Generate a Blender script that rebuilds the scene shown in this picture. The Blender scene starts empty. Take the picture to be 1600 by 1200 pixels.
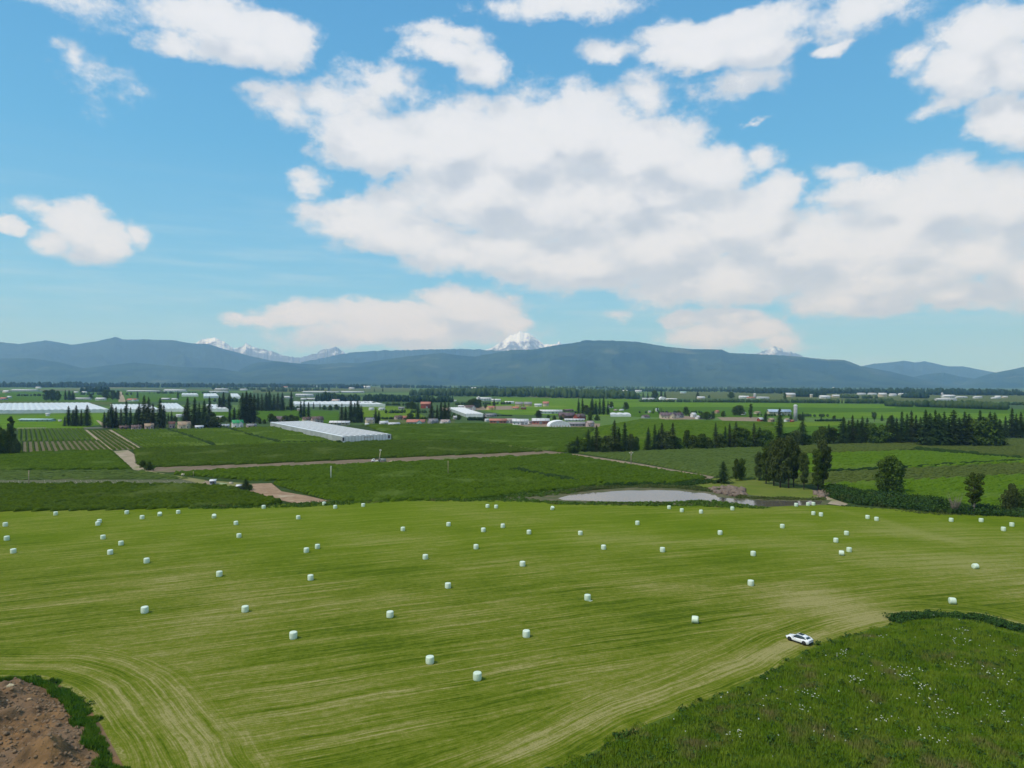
import bpy, math, random
import numpy as np
from math import sin, cos, pi, radians, atan2, tan
random.seed(7); RS = np.random.RandomState(11)
SC = bpy.context.scene; COL = SC.collection

# ------------------------------------------------------------------ camera
F, HC = 1067.0, 46.0
PITCH = -2.5/1067.0; ROLL = 0.0060
cam_d = bpy.data.cameras.new('camera'); cam = bpy.data.objects.new('camera', cam_d); COL.objects.link(cam)
cam_d.sensor_width = 36; cam_d.lens = 36*F/1600; cam_d.clip_start = 1; cam_d.clip_end = 150000
import mathutils
MR = mathutils.Matrix.Rotation(pi/2+PITCH, 3, 'X') @ mathutils.Matrix.Rotation(ROLL, 3, 'Z')
cam.matrix_world = mathutils.Matrix.Translation((0, 0, HC)) @ MR.to_4x4()
SC.camera = cam
R3 = np.array(MR)

# ------------------------------------------------------------------ light and sky
SC.view_settings.view_transform = 'Standard'; SC.view_settings.look = 'None'
SC.view_settings.exposure = 0.29; SC.view_settings.gamma = 1; SC.view_settings.use_curve_mapping = False
SUN_EL, SUN_AZ = radians(56), radians(-118)          # azimuth from +Y towards +X
sd = bpy.data.lights.new('sun', 'SUN'); sd.energy = 2.6; sd.angle = radians(9); sd.color = (1, .955, .89)
so = bpy.data.objects.new('sun', sd); COL.objects.link(so)
sv = mathutils.Vector((sin(SUN_AZ)*cos(SUN_EL), cos(SUN_AZ)*cos(SUN_EL), sin(SUN_EL)))
so.rotation_euler = sv.to_track_quat('Z', 'Y').to_euler()
SC.cycles.max_bounces = 5; SC.cycles.diffuse_bounces = 2; SC.cycles.glossy_bounces = 2; SC.cycles.volume_bounces = 2
SC.cycles.transparent_max_bounces = 6; SC.cycles.use_denoising = True


def ray(px, py):
    v = np.array([(px-800)/F, -(py-600)/F, -1.0])
    return R3 @ v


def G(px, py, z=0.0):
    d = ray(px, py); t = (z-HC)/d[2]
    return np.array([d[0]*t, d[1]*t])


def AT(px, py, D):
    d = ray(px, py); t = D/d[1]
    return np.array([d[0]*t, D, HC+d[2]*t])


def azel(px, py):
    d = ray(px, py); d = d/np.linalg.norm(d)
    return atan2(d[0], d[1]), math.asin(d[2])


class NT:
    """tiny helper for node graphs"""
    def __init__(s, tree): s.t = tree; s.n = tree.nodes; s.l = tree.links
    def node(s, typ, ins=None, **kw):
        n = s.n.new(typ)
        for k, v in kw.items(): setattr(n, k, v)
        for k, v in (ins or {}).items(): s.put(n.inputs[k], v)
        return n
    def put(s, sock, v):
        if isinstance(v, bpy.types.NodeSocket): s.l.new(v, sock)
        elif v is not None:
            if hasattr(sock.default_value, '__len__') and isinstance(v, (tuple, list)) and len(v) == 3 and len(sock.default_value) == 4: v = (*v, 1)
            sock.default_value = v
    def m(s, op, a, b=None, c=None, clamp=False):
        n = s.n.new('ShaderNodeMath'); n.operation = op; n.use_clamp = clamp
        s.put(n.inputs[0], a)
        if b is not None: s.put(n.inputs[1], b)
        if c is not None: s.put(n.inputs[2], c)
        return n.outputs[0]
    def v(s, op, a, b=None):
        n = s.n.new('ShaderNodeVectorMath'); n.operation = op
        s.put(n.inputs[0], a)
        if b is not None: s.put(n.inputs[1], b)
        return n.outputs['Value'] if op in ('LENGTH', 'DOT_PRODUCT') else n.outputs[0]
    def noise(s, vec, scale, detail=3, rough=.55, col=False, dist=0):
        n = s.node('ShaderNodeTexNoise', {'Vector': vec, 'Scale': scale, 'Detail': detail, 'Roughness': rough, 'Distortion': dist})
        return n.outputs['Color' if col else 'Fac']
    def ss(s, x, a, b, lo=0., hi=1.):
        n = s.n.new('ShaderNodeMapRange'); n.interpolation_type = 'SMOOTHSTEP'
        for k, q in zip(range(5), (x, a, b, lo, hi)): s.put(n.inputs[k], q)
        return n.outputs[0]
    def mix(s, f, a, b, mode='MIX'):
        n = s.n.new('ShaderNodeMix'); n.data_type = 'RGBA'; n.blend_type = mode
        s.put(n.inputs[0], f); s.put(n.inputs[6], a); s.put(n.inputs[7], b)
        return n.outputs[2]


# clouds: (x, y, rx, ry, strength) as seen in the photograph, turned into azimuth / elevation on the sky
CLOUDS = [
 (590,222,105,44,1), (700,228,120,58,1), (810,238,150,85,1), (905,215,110,66,1), (1000,235,120,62,1), (1085,262,95,42,1), (860,185,45,30,.9),
 (760,300,150,62,1), (880,320,170,70,1), (1000,300,120,58,1), (560,338,90,32,.95), (505,330,42,20,.7), (625,318,50,30,.6), (640,368,120,36,.95), (480,287,40,22,.5),
 (760,390,150,42,1), (900,405,180,48,1), (1040,375,150,75,1), (1140,352,110,72,1), (1212,322,58,52,1), (1250,392,150,70,1), (1130,440,190,46,.9),
 (1340,430,130,62,1), (1330,470,110,32,.9), (1365,300,80,30,.9), (1460,318,130,58,1), (1570,320,100,58,1), (1400,372,150,62,1), (1530,385,120,52,.95), (1505,462,95,28,.95), (1600,430,80,50,.8), (1440,430,140,40,.8),
 (1200,250,40,25,.45), (1310,275,40,18,.4), (790,432,45,12,.5),
 (118,345,66,42,1), (150,370,62,36,1), (75,375,44,24,.7), (212,362,30,24,.5), (4,350,30,16,.8), (60,318,28,16,.3),
 (700,470,62,27,1), (745,485,88,34,1), (600,497,120,25,1), (480,495,110,22,.85), (400,494,62,13,.75), (560,523,130,20,.7), (680,520,160,24,.8), (795,510,46,24,.8),
 (1075,498,52,15,.9), (1140,500,66,20,1), (1190,515,58,22,1), (1120,522,110,20,.75), (1215,538,40,14,.6), (955,497,30,11,.3),
 (270,72,60,18,.6), (370,78,100,24,.85), (440,70,62,36,.9), (350,40,150,30,.8), (102,82,26,26,.33), (170,125,45,25,.12),
 (440,165,58,26,.55), (405,150,30,14,.45), (510,165,50,30,.5), (590,130,62,32,.5), (650,140,45,22,.3), (560,160,50,30,.45), (690,78,80,20,.75), (750,98,40,34,.75), (700,55,80,14,.6),
 (1010,150,42,36,.5), (1018,130,20,20,.4), (950,82,48,18,.6), (1080,78,100,24,.9), (1180,75,70,28,.9), (1120,50,170,24,.9), (1160,132,66,28,.42), (1190,190,34,6,.4), (1310,74,30,10,.7),
 (1435,92,48,22,.55), (1520,110,92,50,.9), (1590,90,70,50,.95), (1575,190,80,46,.95), (1480,165,50,14,.4), (1550,45,90,40,.9), (1350,20,90,30,.5), (880,10,120,22,.6), (130,5,90,22,.35),
 (690,172,36,14,.35), (560,260,60,30,.0), (1190,300,0.1,0.1,0)]
W = bpy.data.worlds.new('World'); SC.world = W; W.use_nodes = True
w = NT(W.node_tree); w.n.clear()
geo = w.node('ShaderNodeTexCoord').outputs['Generated']
dirn = w.v('NORMALIZE', geo)
sep = w.node('ShaderNodeSeparateXYZ', {0: dirn})
AZ = w.m('ARCTAN2', sep.outputs[0], sep.outputs[1]); EL = w.m('ARCSINE', sep.outputs[2])


def density_group():
    g = bpy.data.node_groups.new('cloud_density', 'ShaderNodeTree')
    g.interface.new_socket('P', in_out='INPUT', socket_type='NodeSocketVector')
    g.interface.new_socket('Dir', in_out='INPUT', socket_type='NodeSocketVector')
    g.interface.new_socket('Detail', in_out='INPUT', socket_type='NodeSocketFloat')
    g.interface.new_socket('D', in_out='OUTPUT', socket_type='NodeSocketFloat')
    g.interface.new_socket('L', in_out='OUTPUT', socket_type='NodeSocketFloat')
    n = NT(g); gi = g.nodes.new('NodeGroupInput'); go = g.nodes.new('NodeGroupOutput')
    p0 = gi.outputs[0]
    pn = n.v('MULTIPLY', p0, (1, 1.5, 1))
    wv = n.v('SUBTRACT', n.noise(pn, 9, n.m('SUBTRACT', gi.outputs[2], 1.0), .6, col=True), (.5, .5, .5))
    p = n.v('ADD', p0, n.v('MULTIPLY', wv, (.10, .062, 0)))
    acc = None
    for (x, y, rx, ry, s) in CLOUDS:
        if s <= 0: continue
        a, e = azel(x, y); ca = cos(a); 
        ra = rx/F*ca*ca*1.12; re = ry/F*ca*1.15
        q = n.node('ShaderNodeVectorMath', {0: p, 1: (1/ra, 1/re, 0), 2: (-a/ra, -e/re, 0)}, operation='MULTIPLY_ADD').outputs[0]
        d = n.m('MULTIPLY_ADD', n.v('LENGTH', q), -s, s)
        acc = d if acc is None else n.m('SMOOTH_MAX', acc, d, .12)
    acc = n.m('MAXIMUM', acc, -.5)
    # the rest of the sky, beyond the picture: the same broken cumulus
    sp = n.node('ShaderNodeSeparateXYZ', {0: p0})
    out = n.m('MAXIMUM', n.ss(n.m('ABSOLUTE', sp.outputs[0]), .66, .80), n.ss(sp.outputs[1], .52, .66))
    gen = n.m('MULTIPLY', n.m('SUBTRACT', n.noise(gi.outputs[1], 2.6, 4, .55), .50), 3.6)
    gen = n.m('MAXIMUM', gen, -.5)
    acc = n.m('ADD', n.m('MULTIPLY', acc, n.m('SUBTRACT', 1.0, out)), n.m('MULTIPLY', gen, out))
    f1 = n.m('SUBTRACT', n.noise(pn, 21, gi.outputs[2], .66), .5)
    f2 = n.m('SUBTRACT', n.noise(pn, 7, 3, .5), .5)
    dd = n.m('ADD', n.m('MINIMUM', acc, .72), n.m('MULTIPLY', f1, 1.0)); dd = n.m('ADD', dd, n.m('MULTIPLY', f2, .35))
    lo = n.m('ADD', n.m('ADD', acc, n.m('MULTIPLY', n.m('SUBTRACT', n.noise(pn, 16, 5, .58), .5), 1.15)), n.m('MULTIPLY', f2, .35))
    g.links.new(dd, go.inputs[0]); g.links.new(lo, go.inputs[1]); return g


DG = density_group()


def dens(vec, det=9.0):
    x = w.n.new('ShaderNodeGroup'); x.node_tree = DG; w.put(x.inputs[0], vec); w.put(x.inputs[1], dirn); x.inputs[2].default_value = det; return x.outputs


P0 = w.node('ShaderNodeCombineXYZ', {0: AZ, 1: EL}).outputs[0]
D0, DS0 = dens(P0)[:2]; DS1 = dens(w.v('ADD', P0, (-.014, .042, 0)))[1]
sky = w.node('ShaderNodeTexSky', sky_type='NISHITA', sun_disc=False, sun_elevation=SUN_EL, sun_rotation=SUN_AZ % (2*pi), altitude=50, air_density=1.0, dust_density=.1, ozone_density=5.0).outputs[0]
skyc = w.mix(1.0, sky, (1.02, 1.42, 1.26), 'MULTIPLY')
rp = w.node('ShaderNodeValToRGB', {0: w.m('MULTIPLY', EL, 1.6)})
while len(rp.color_ramp.elements) < 4: rp.color_ramp.elements.new(.5)
for e_, (p_, c_) in zip(rp.color_ramp.elements, [(0, (.20, .40, .62)), (.18, (.15, .375, .62)), (.5, (.080, .30, .57)), (1, (.05, .21, .48))]): e_.position = p_; e_.color = (*c_, 1)
skyc = w.mix(.82, skyc, w.mix(1.0, rp.outputs[0], (8.6, 8.5, 8.1), 'MULTIPLY'))
# thin veils near the horizon
vst = w.noise(w.v('MULTIPLY', P0, (2.2, 26, 1)), 2.2, 5, .6)
veil = w.m('MULTIPLY', w.ss(vst, .42, .72), w.m('MULTIPLY', w.ss(EL, .32, .10), .34))
skyc = w.mix(veil, skyc, (3.6, 4.8, 5.6))
lit = w.ss(w.m('SUBTRACT', DS0, DS1), -.52, .36)
shade = w.mix(lit, (3.55, 3.95, 4.55), (5.45, 5.6, 5.9))
core = w.ss(D0, .12, .75)
shade = w.mix(w.m('MULTIPLY', w.m('SUBTRACT', 1.0, core), .55), shade, (4.6, 4.95, 5.35))
alpha = w.m('MULTIPLY', w.ss(D0, -.06, .36), .97)
alpha = w.m('MULTIPLY', alpha, w.ss(EL, -.02, .02))
full = w.mix(alpha, skyc, shade)
bg = w.node('ShaderNodeBackground', {'Color': full, 'Strength': .13})
wo = w.node('ShaderNodeOutputWorld', {'Surface': bg.outputs[0]})
W.cycles.sampling_method = 'MANUAL'; W.cycles.sample_map_resolution = 512

# ------------------------------------------------------------------ materials
MATS = {}


def mat(name, col, col2=None, scale=.5, detail=4, rough=.9, spec=.2, bump=0., bscale=None, rnd=0., col3=None, scale3=None, stretch=None, metallic=0, c3lo=.55, c3hi=.7):
    if name in MATS: return MATS[name]
    m = bpy.data.materials.new(name); m.use_nodes = True; n = NT(m.node_tree)
    b = n.n['Principled BSDF']; b.inputs['Roughness'].default_value = rough; b.inputs['Specular IOR Level'].default_value = spec; b.inputs['Metallic'].default_value = metallic
    pos = n.node('ShaderNodeNewGeometry').outputs['Position']
    vec = n.v('MULTIPLY', pos, stretch) if stretch else pos
    c = (*col, 1)
    if col2 is not None:
        c = n.mix(n.ss(n.noise(vec, scale, detail, .6), .35, .65), (*col, 1), (*col2, 1))
    if col3 is not None:
        c = n.mix(n.ss(n.noise(pos, scale3 or scale*.2, 3, .5), c3lo, c3hi), c, (*col3, 1))
    if rnd:
        oi = n.node('ShaderNodeObjectInfo').outputs['Random']
        h = n.node('ShaderNodeHueSaturation', {'Hue': n.m('MULTIPLY_ADD', oi, .05*rnd, .5-.025*rnd), 'Value': n.m('MULTIPLY_ADD', oi, rnd, 1-rnd/2), 'Color': c})
        c = h.outputs[0]
    n.put(b.inputs['Base Color'], c)
    if bump:
        bn = n.node('ShaderNodeBump', {'Height': n.noise(vec, bscale or scale*3, 5, .6), 'Strength': bump, 'Distance': .2})
        n.put(b.inputs['Normal'], bn.outputs[0])
    MATS[name] = m; return m


# ------------------------------------------------------------------ mesh helpers
def mesh_np(name, V, faces, m, smooth=False, attrs=None, midx=None):
    """faces: int array (n,3) or (n,4), or a list of such arrays"""
    me = bpy.data.meshes.new(name)
    V = np.asarray(V, dtype=np.float32).reshape(-1, 3)
    if not isinstance(faces, list) or np.ndim(faces[0]) < 2: faces = [faces]
    faces = [np.asarray(f, dtype=np.int32) for f in faces if len(f)]
    loops = np.concatenate([f.ravel() for f in faces]); tot = np.concatenate([np.full(len(f), f.shape[1], dtype=np.int32) for f in faces])
    st = np.concatenate([[0], np.cumsum(tot)[:-1]]).astype(np.int32)
    me.vertices.add(len(V)); me.vertices.foreach_set('co', V.ravel())
    me.loops.add(len(loops)); me.loops.foreach_set('vertex_index', loops)
    me.polygons.add(len(tot)); me.polygons.foreach_set('loop_start', st); me.polygons.foreach_set('loop_total', tot)
    for x in (m if isinstance(m, (list, tuple)) else [m]): me.materials.append(x)
    if midx is not None: me.polygons.foreach_set('material_index', np.asarray(midx, dtype=np.int32))
    if smooth: me.polygons.foreach_set('use_smooth', np.ones(len(tot), dtype=bool))
    for k, a in (attrs or {}).items():
        a = np.asarray(a, dtype=np.float32)
        if a.ndim == 1: at = me.attributes.new(k, 'FLOAT', 'POINT'); at.data.foreach_set('value', a)
        else: at = me.attributes.new(k, 'FLOAT_VECTOR', 'POINT'); at.data.foreach_set('vector', a.ravel())
    me.update(calc_edges=True); me.validate()
    return me


class MB:
    def __init__(s): s.V = []; s.F3 = []; s.F4 = []; s.n = 0
    def add(s, v, f3=None, f4=None):
        v = np.asarray(v, dtype=float).reshape(-1, 3)
        if f3 is not None and len(f3): s.F3.append(np.asarray(f3)+s.n)
        if f4 is not None and len(f4): s.F4.append(np.asarray(f4)+s.n)
        s.V.append(v); s.n += len(v)
    def box(s, x0, x1, y0, y1, z0, z1):
        v = [(x, y, z) for z in (z0, z1) for y in (y0, y1) for x in (x0, x1)]
        s.add(v, f4=[(0, 2, 3, 1), (4, 5, 7, 6), (0, 1, 5, 4), (2, 6, 7, 3), (0, 4, 6, 2), (1, 3, 7, 5)])
    def tube(s, p0, p1, r0, r1, n=6):
        p0 = np.array(p0, float); p1 = np.array(p1, float); d = p1-p0; d /= np.linalg.norm(d)
        a = np.cross(d, (0, 0, 1) if abs(d[2]) < .9 else (1, 0, 0)); a /= np.linalg.norm(a); b = np.cross(d, a)
        t = np.arange(n)*2*pi/n; c = np.outer(np.cos(t), a)+np.outer(np.sin(t), b)
        s.add(np.vstack([p0+c*r0, p1+c*r1]), f4=[(i, (i+1) % n, n+(i+1) % n, n+i) for i in range(n)], f3=[(n, n+i, n+i+1) for i in range(1, n-1)] + [(0, i+1, i) for i in range(1, n-1)])
    def mesh(s, name, m, smooth=False):
        F_ = []
        if s.F3: F_.append(np.vstack(s.F3))
        if s.F4: F_.append(np.vstack(s.F4))
        return mesh_np(name, np.vstack(s.V), F_, m, smooth)


def obj(name, me, parent=None, loc=None, rz=None, kind=None, label=None, cat=None, group=None, scale=None):
    o = bpy.data.objects.new(name, me); COL.objects.link(o)
    if parent: o.parent = parent
    if loc is not None: o.location = loc
    if rz is not None: o.rotation_euler = (0, 0, rz)
    if scale is not None: o.scale = scale
    if kind: o['kind'] = kind
    if label: o['label'] = label
    if cat: o['category'] = cat
    if group: o['group'] = group
    return o


def kids_copy(src, dst):
    for ch in [c for c in COL.objects if c.parent == src]:
        c = ch.copy(); COL.objects.link(c); c.parent = dst
        for g in [k for k in COL.objects if k.parent == ch]:
            d = g.copy(); COL.objects.link(d); d.parent = c


def vnoise(x, y, seed=0):
    """smooth value noise in numpy"""
    xi = np.floor(x).astype(np.int64); yi = np.floor(y).astype(np.int64); fx = x-xi; fy = y-yi
    fx = fx*fx*(3-2*fx); fy = fy*fy*(3-2*fy)
    def h(a, b):
        k = (a*374761393+b*668265263+seed*982451653) & 0x7fffffff
        k = ((k ^ (k >> 13))*1274126177) & 0x7fffffff
        return ((k ^ (k >> 16)) & 0xffff)/65535.
    return (h(xi, yi)*(1-fx)+h(xi+1, yi)*fx)*(1-fy)+(h(xi, yi+1)*(1-fx)+h(xi+1, yi+1)*fx)*fy


def fbm(x, y, o=4, seed=0, ridged=False):
    s = 0; a = 1; t = 0
    for i in range(o):
        v = vnoise(x*2**i+i*17.3, y*2**i+i*9.1, seed+i)
        if ridged: v = 1-abs(2*v-1)
        s = s+a*v; t += a; a *= .5
    return s/t


def inpoly(x, y, P):
    c = np.zeros(np.shape(x), bool); n = len(P)
    for i in range(n):
        x0, y0 = P[i]; x1, y1 = P[(i+1) % n]
        if y0 == y1: continue
        c ^= ((y0 > y) != (y1 > y)) & (x < (x1-x0)*(y-y0)/(y1-y0)+x0)
    return c


def gp(pts): return np.array([G(*p) for p in pts])


LAYER = [0]


def sheet(name, pts, m, z=None, world=False, kind='structure'):
    """a flat sheet of ground cover with the outline pts (points on the ground)"""
    P = np.array(pts, float) if world else gp(pts)
    if z is None: LAYER[0] += 1; z = .03+.006*LAYER[0]
    tri = mathutils.geometry.tessellate_polygon([[mathutils.Vector((a, b, 0)) for a, b in P]])
    T = np.array(tri, dtype=int)
    a, b, c = P[T[:, 0]], P[T[:, 1]], P[T[:, 2]]
    cr = (b[:, 0]-a[:, 0])*(c[:, 1]-a[:, 1])-(b[:, 1]-a[:, 1])*(c[:, 0]-a[:, 0])
    T[cr < 0] = T[cr < 0][:, ::-1]
    V = np.c_[P, np.full(len(P), z)]
    return obj(name, mesh_np(name, V, T, m), kind=kind)


# ------------------------------------------------------------------ the valley floor
def patch_material():
    m = bpy.data.materials.new('farmland'); m.use_nodes = True; n = NT(m.node_tree); b = n.n['Principled BSDF']
    b.inputs['Roughness'].default_value = .95; b.inputs['Specular IOR Level'].default_value = .1
    pos = n.node('ShaderNodeNewGeometry').outputs['Position']
    rot = n.node('ShaderNodeMapping', {0: pos, 2: (0, 0, radians(-31)), 3: (1/240, 1/420, 0)}).outputs[0]
    v = n.node('ShaderNodeTexVoronoi', {'Vector': rot, 'Scale': 1.0, 'Randomness': .75}, distance='CHEBYCHEV', voronoi_dimensions='2D')
    r = n.node('ShaderNodeValToRGB', {0: n.node('ShaderNodeSeparateColor', {0: v.outputs['Color']}).outputs[0]}).outputs[0]
    cr = r.node.color_ramp; cr.interpolation = 'CONSTANT'
    cols = [(0, (.045, .085, .018)), (.2, (.075, .135, .022)), (.4, (.055, .10, .022)), (.55, (.10, .17, .028)), (.7, (.13, .13, .055)), (.8, (.05, .09, .02)), (.92, (.10, .18, .02))]
    while len(cr.elements) < len(cols): cr.elements.new(.5)
    for e, (p, c) in zip(cr.elements, cols): e.position = p; e.color = (*c, 1)
    nz = n.noise(pos, .05, 6, .65)
    c = n.mix(n.ss(nz, .3, .75, 0, .35), r, (.03, .055, .015, 1))
    n.put(b.inputs['Base Color'], c); return m


ground = obj('ground', mesh_np('ground', [(-35500, -3000, 0), (35500, -3000, 0), (35500, 25400, 0), (-35500, 25400, 0)], [(0, 1, 2, 3)], patch_material()), kind='structure')

LEAFD = dict(detail=6, rough=.95, spec=.12)
M_bright = mat('grass_bright', (.105, .190, .006), (.078, .155, .006), .02, 5, stretch=(1, 3, 1), spec=.02, col3=(.15, .22, .03), scale3=.006)
M_lime = mat('grass_lime', (.12, .19, .008), (.088, .150, .008), .03, 5, stretch=(1, 3, 1), spec=.02)
M_mid = mat('grass_mid', (.066, .135, .004), (.048, .105, .004), .03, 5, stretch=(1, 3, 1), spec=.02)
M_dark = mat('crop_floor', (.045, .075, .018), (.035, .055, .016), .1, 5, spec=.02)
M_olive = mat('olive_pasture', (.10, .12, .035), (.075, .10, .025), .03, 5, spec=.02)
M_soil = mat('bare_soil', (.20, .145, .095), (.15, .115, .07), .12, 6, bump=.3, bscale=1.5, col3=(.13, .14, .05), scale3=.06, spec=.1)
M_road = mat('pale_dirt', (.36, .29, .20), (.28, .22, .145), .15, 6, bump=.2, bscale=2, spec=.1, col3=(.20, .20, .09), scale3=.09)
M_road2 = mat('dusty_dirt', (.27, .20, .13), (.20, .155, .10), .12, 6, spec=.1)
M_grey = mat('grey_yard', (.16, .145, .13), (.12, .11, .10), .1, 5, spec=.1)
M_dry = mat('dry_grass', (.22, .20, .09), (.15, .17, .05), .1, 6, spec=.02)
M_olg = mat('mown_olive_grass', (.14, .165, .03), (.11, .15, .022), .12, 5, spec=.02, col3=(.2, .18, .07), scale3=.04)
M_brgreen = mat('young_crop_soil', (.085, .10, .04), (.11, .10, .06), .4, 5, spec=.02)

FAR = [
 ('far_field', [(0, 612), (135, 611), (330, 611), (335, 626), (170, 629), (0, 629)], M_mid),
 ('far_field', [(0, 627), (175, 628), (175, 632), (0, 634)], M_olive),
 ('far_field', [(395, 607), (560, 607), (560, 612), (395, 614)], M_olive),
 ('far_field', [(560, 604), (640, 606), (640, 612), (560, 612)], M_olive),
 ('far_field', [(0, 649), (160, 646), (165, 662), (120, 671), (0, 673)], M_bright),
 ('far_field', [(335, 640), (470, 640), (530, 643), (530, 660), (480, 664), (330, 650)], M_mid),
 ('far_field', [(560, 633), (640, 636), (665, 652), (640, 657), (570, 658)], M_lime),
 ('far_field', [(780, 621), (1000, 624), (960, 650), (790, 648), (745, 640)], M_bright),
 ('far_field', [(1040, 612), (1190, 612), (1190, 622), (1040, 623)], M_olive),
 ('far_field', [(1190, 614), (1600, 617), (1600, 628), (1190, 625)], M_olive),
 ('far_field', [(930, 627), (1190, 629), (1395, 632), (1500, 636), (1640, 641), (1640, 664), (1400, 656), (1240, 652), (1000, 652), (930, 645)], M_mid),
 ('far_field', [(930, 628), (1190, 630), (1395, 632), (1400, 638), (1190, 636), (930, 636)], M_bright),
 ('far_field', [(1250, 645), (1400, 644), (1560, 646), (1640, 648), (1640, 662), (1400, 654), (1260, 652)], M_bright),
 ('far_field', [(1120, 652), (1185, 652), (1196, 659), (1130, 658)], M_road2),
 ('far_field', [(700, 663), (760, 661), (930, 668), (1000, 655), (1120, 657), (1205, 659), (1420, 662), (1420, 690), (1200, 699), (890, 709), (850, 706), (740, 691), (612, 690), (600, 664)], M_mid),
 ('far_field', [(1210, 660), (1330, 659), (1330, 664), (1215, 668)], M_lime),
 ('far_field', [(1560, 684), (1640, 682), (1640, 692), (1575, 690)], M_lime),
]
for nme, p, m in FAR: sheet(nme, p, m)
for nme, p, m in [
 ('yard', [(130, 668), (178, 668), (180, 672), (126, 673)], M_grey),
 ('yard', [(175, 664), (395, 664), (400, 671), (178, 672)], M_olive),
 ('yard', [(600, 655), (712, 655), (708, 665), (600, 667)], M_olive),
 ('yard', [(790, 660), (938, 662), (936, 669), (830, 669)], M_road2),
 ('dirt_road', [(150, 657), (154, 657), (172, 668), (162, 668)], M_road),
 ('dirt_road', [(186, 612), (190, 612), (197, 628), (185, 628)], M_road),
 ('yard', [(1040, 650), (1090, 650), (1118, 655), (1030, 656)], M_road2),
 ('yard', [(690, 637), (800, 634), (800, 640), (690, 642)], M_road2),
]: sheet(nme, p, m)

# middle distance: crop floors, tracks, pond
D_poly = [(268, 742), (400, 733), (640, 724), (880, 711), (985, 728), (1112, 748), (1060, 757), (950, 760), (840, 770), (720, 784), (530, 788), (480, 774), (425, 756), (385, 748)]
B3_poly = [(208, 704), (335, 699), (400, 697), (535, 694), (612, 690), (735, 691), (850, 706), (600, 717), (400, 726), (245, 731), (214, 727)]
A_poly = [(-160, 762), (0, 760), (320, 760), (372, 766), (445, 788), (400, 793), (200, 799), (0, 802), (-160, 804)]
A2_poly = [(-160, 751), (0, 751), (305, 750), (318, 759), (0, 760), (-160, 761)]
A25_poly = [(-160, 737), (0, 736), (228, 736), (300, 749), (0, 751), (-160, 752)]
A3_poly = [(-160, 711), (33, 709), (176, 705), (207, 734), (0, 736), (-160, 737)]
A4_poly = [(33, 691), (196, 688), (218, 702), (33, 711)]
A5_poly = [(28, 672), (130, 671), (152, 689), (30, 690)]
A6_poly = [(133, 673), (168, 673), (196, 688), (156, 689)]
B1_poly = [(176, 672), (258, 672), (334, 698), (226, 703)]
B2_poly = [(262, 672), (428, 668), (532, 693), (338, 698)]
E_poly = [(902, 709), (1190, 700), (1238, 722), (1200, 752), (1122, 747), (1000, 724)]
G1_poly = [(1240, 698), (1420, 691), (1640, 686), (1640, 719), (1440, 703), (1290, 709), (1240, 709)]
G2_poly = [(1240, 711), (1430, 705), (1570, 716), (1640, 722), (1415, 732), (1290, 738), (1240, 740)]
G3_poly = [(1240, 741), (1415, 733), (1640, 722), (1640, 740), (1450, 750), (1290, 757), (1240, 758)]
G4_poly = [(1285, 759), (1450, 751), (1640, 741), (1640, 806), (1490, 798), (1380, 780)]
base = sheet('crop_land', [(-200, 674), (600, 664), (940, 668), (1300, 686), (1660, 680), (1660, 812), (1400, 800), (1290, 793), (900, 795), (640, 788), (460, 796), (0, 806), (-200, 808)], M_dark)
for P in (D_poly, B3_poly, A_poly): sheet('field', P, M_dark)
M_stripe = mat('striped_soil', (.17, .145, .09), (.13, .12, .06), .3, 4, spec=.02)
for P in (A4_poly, A6_poly): sheet('field', P, M_stripe)
M_b1f = mat('green_soil', (.075, .11, .035), (.06, .085, .03), .3, 4, spec=.02)
for P in (A5_poly, B1_poly): sheet('field', P, M_b1f)
sheet('field', A2_poly, mat('young_plant_soil', (.13, .125, .08), (.09, .11, .045), .5, 5, spec=.02))
sheet('field', A25_poly, mat('weedy_soil', (.075, .105, .03), (.05, .085, .02), .2, 5, spec=.02, col3=(.14, .13, .07), scale3=.03))
for P in (A3_poly, B2_poly, E_poly): sheet('field', P, M_dark)
sheet('field', G1_poly, mat('brown_green_crop', (.075, .085, .025), (.055, .075, .02), .15, 5, spec=.02))
sheet('field', G2_poly, M_mid)
sheet('field', G3_poly, mat('thin_crop', (.095, .10, .045), (.07, .09, .03), .2, 5, spec=.02))
sheet('field', G4_poly, M_mid)
sheet('dirt_track', [(-30, 671), (28, 670), (132, 669), (130, 672), (28, 673)], M_olive)
sheet('dirt_strip', [(243, 731), (400, 725.5), (600, 717), (830, 706), (835, 703), (815, 701), (880, 708), (886, 711), (870, 712), (640, 724), (400, 733), (262, 739), (236, 738)], M_soil)
sheet('dirt_track', [(172, 706), (200, 704), (225, 720), (245, 731), (236, 739), (209, 735)], M_road)
sheet('dirt_track', [(131, 672), (136, 672), (176, 704), (172, 706)], M_road)
sheet('dirt_track', [(169, 672), (174, 672), (224, 703), (214, 704)], M_road)
sheet('dirt_track', [(209, 734), (232, 737), (320, 751), (330, 757), (318, 758), (260, 744)], M_dry)
sheet('dirt_track', [(322, 752), (334, 755), (322, 762), (306, 762)], M_road2)
sheet('yard', [(330, 752), (395, 757), (420, 757), (385, 768), (345, 762)], M_dry)
sheet('dirt_track', [(393, 757), (424, 756), (440, 769), (480, 776), (514, 784), (498, 789), (462, 788), (430, 781), (398, 770), (370, 766), (372, 763), (396, 764)], mat('reddish_dirt', (.33, .225, .14), (.25, .165, .10), .2, 6, spec=.05, col3=(.40, .33, .23), scale3=.12))
sheet('dirt_track', [(884, 709), (905, 711), (985, 723), (1116, 746), (1110, 750), (985, 729), (900, 715)], M_road2)
sheet('dirt_track', [(680, 686), (686, 685), (740, 690), (800, 697), (852, 705), (840, 707), (780, 698), (720, 690)], M_dry)
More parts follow.
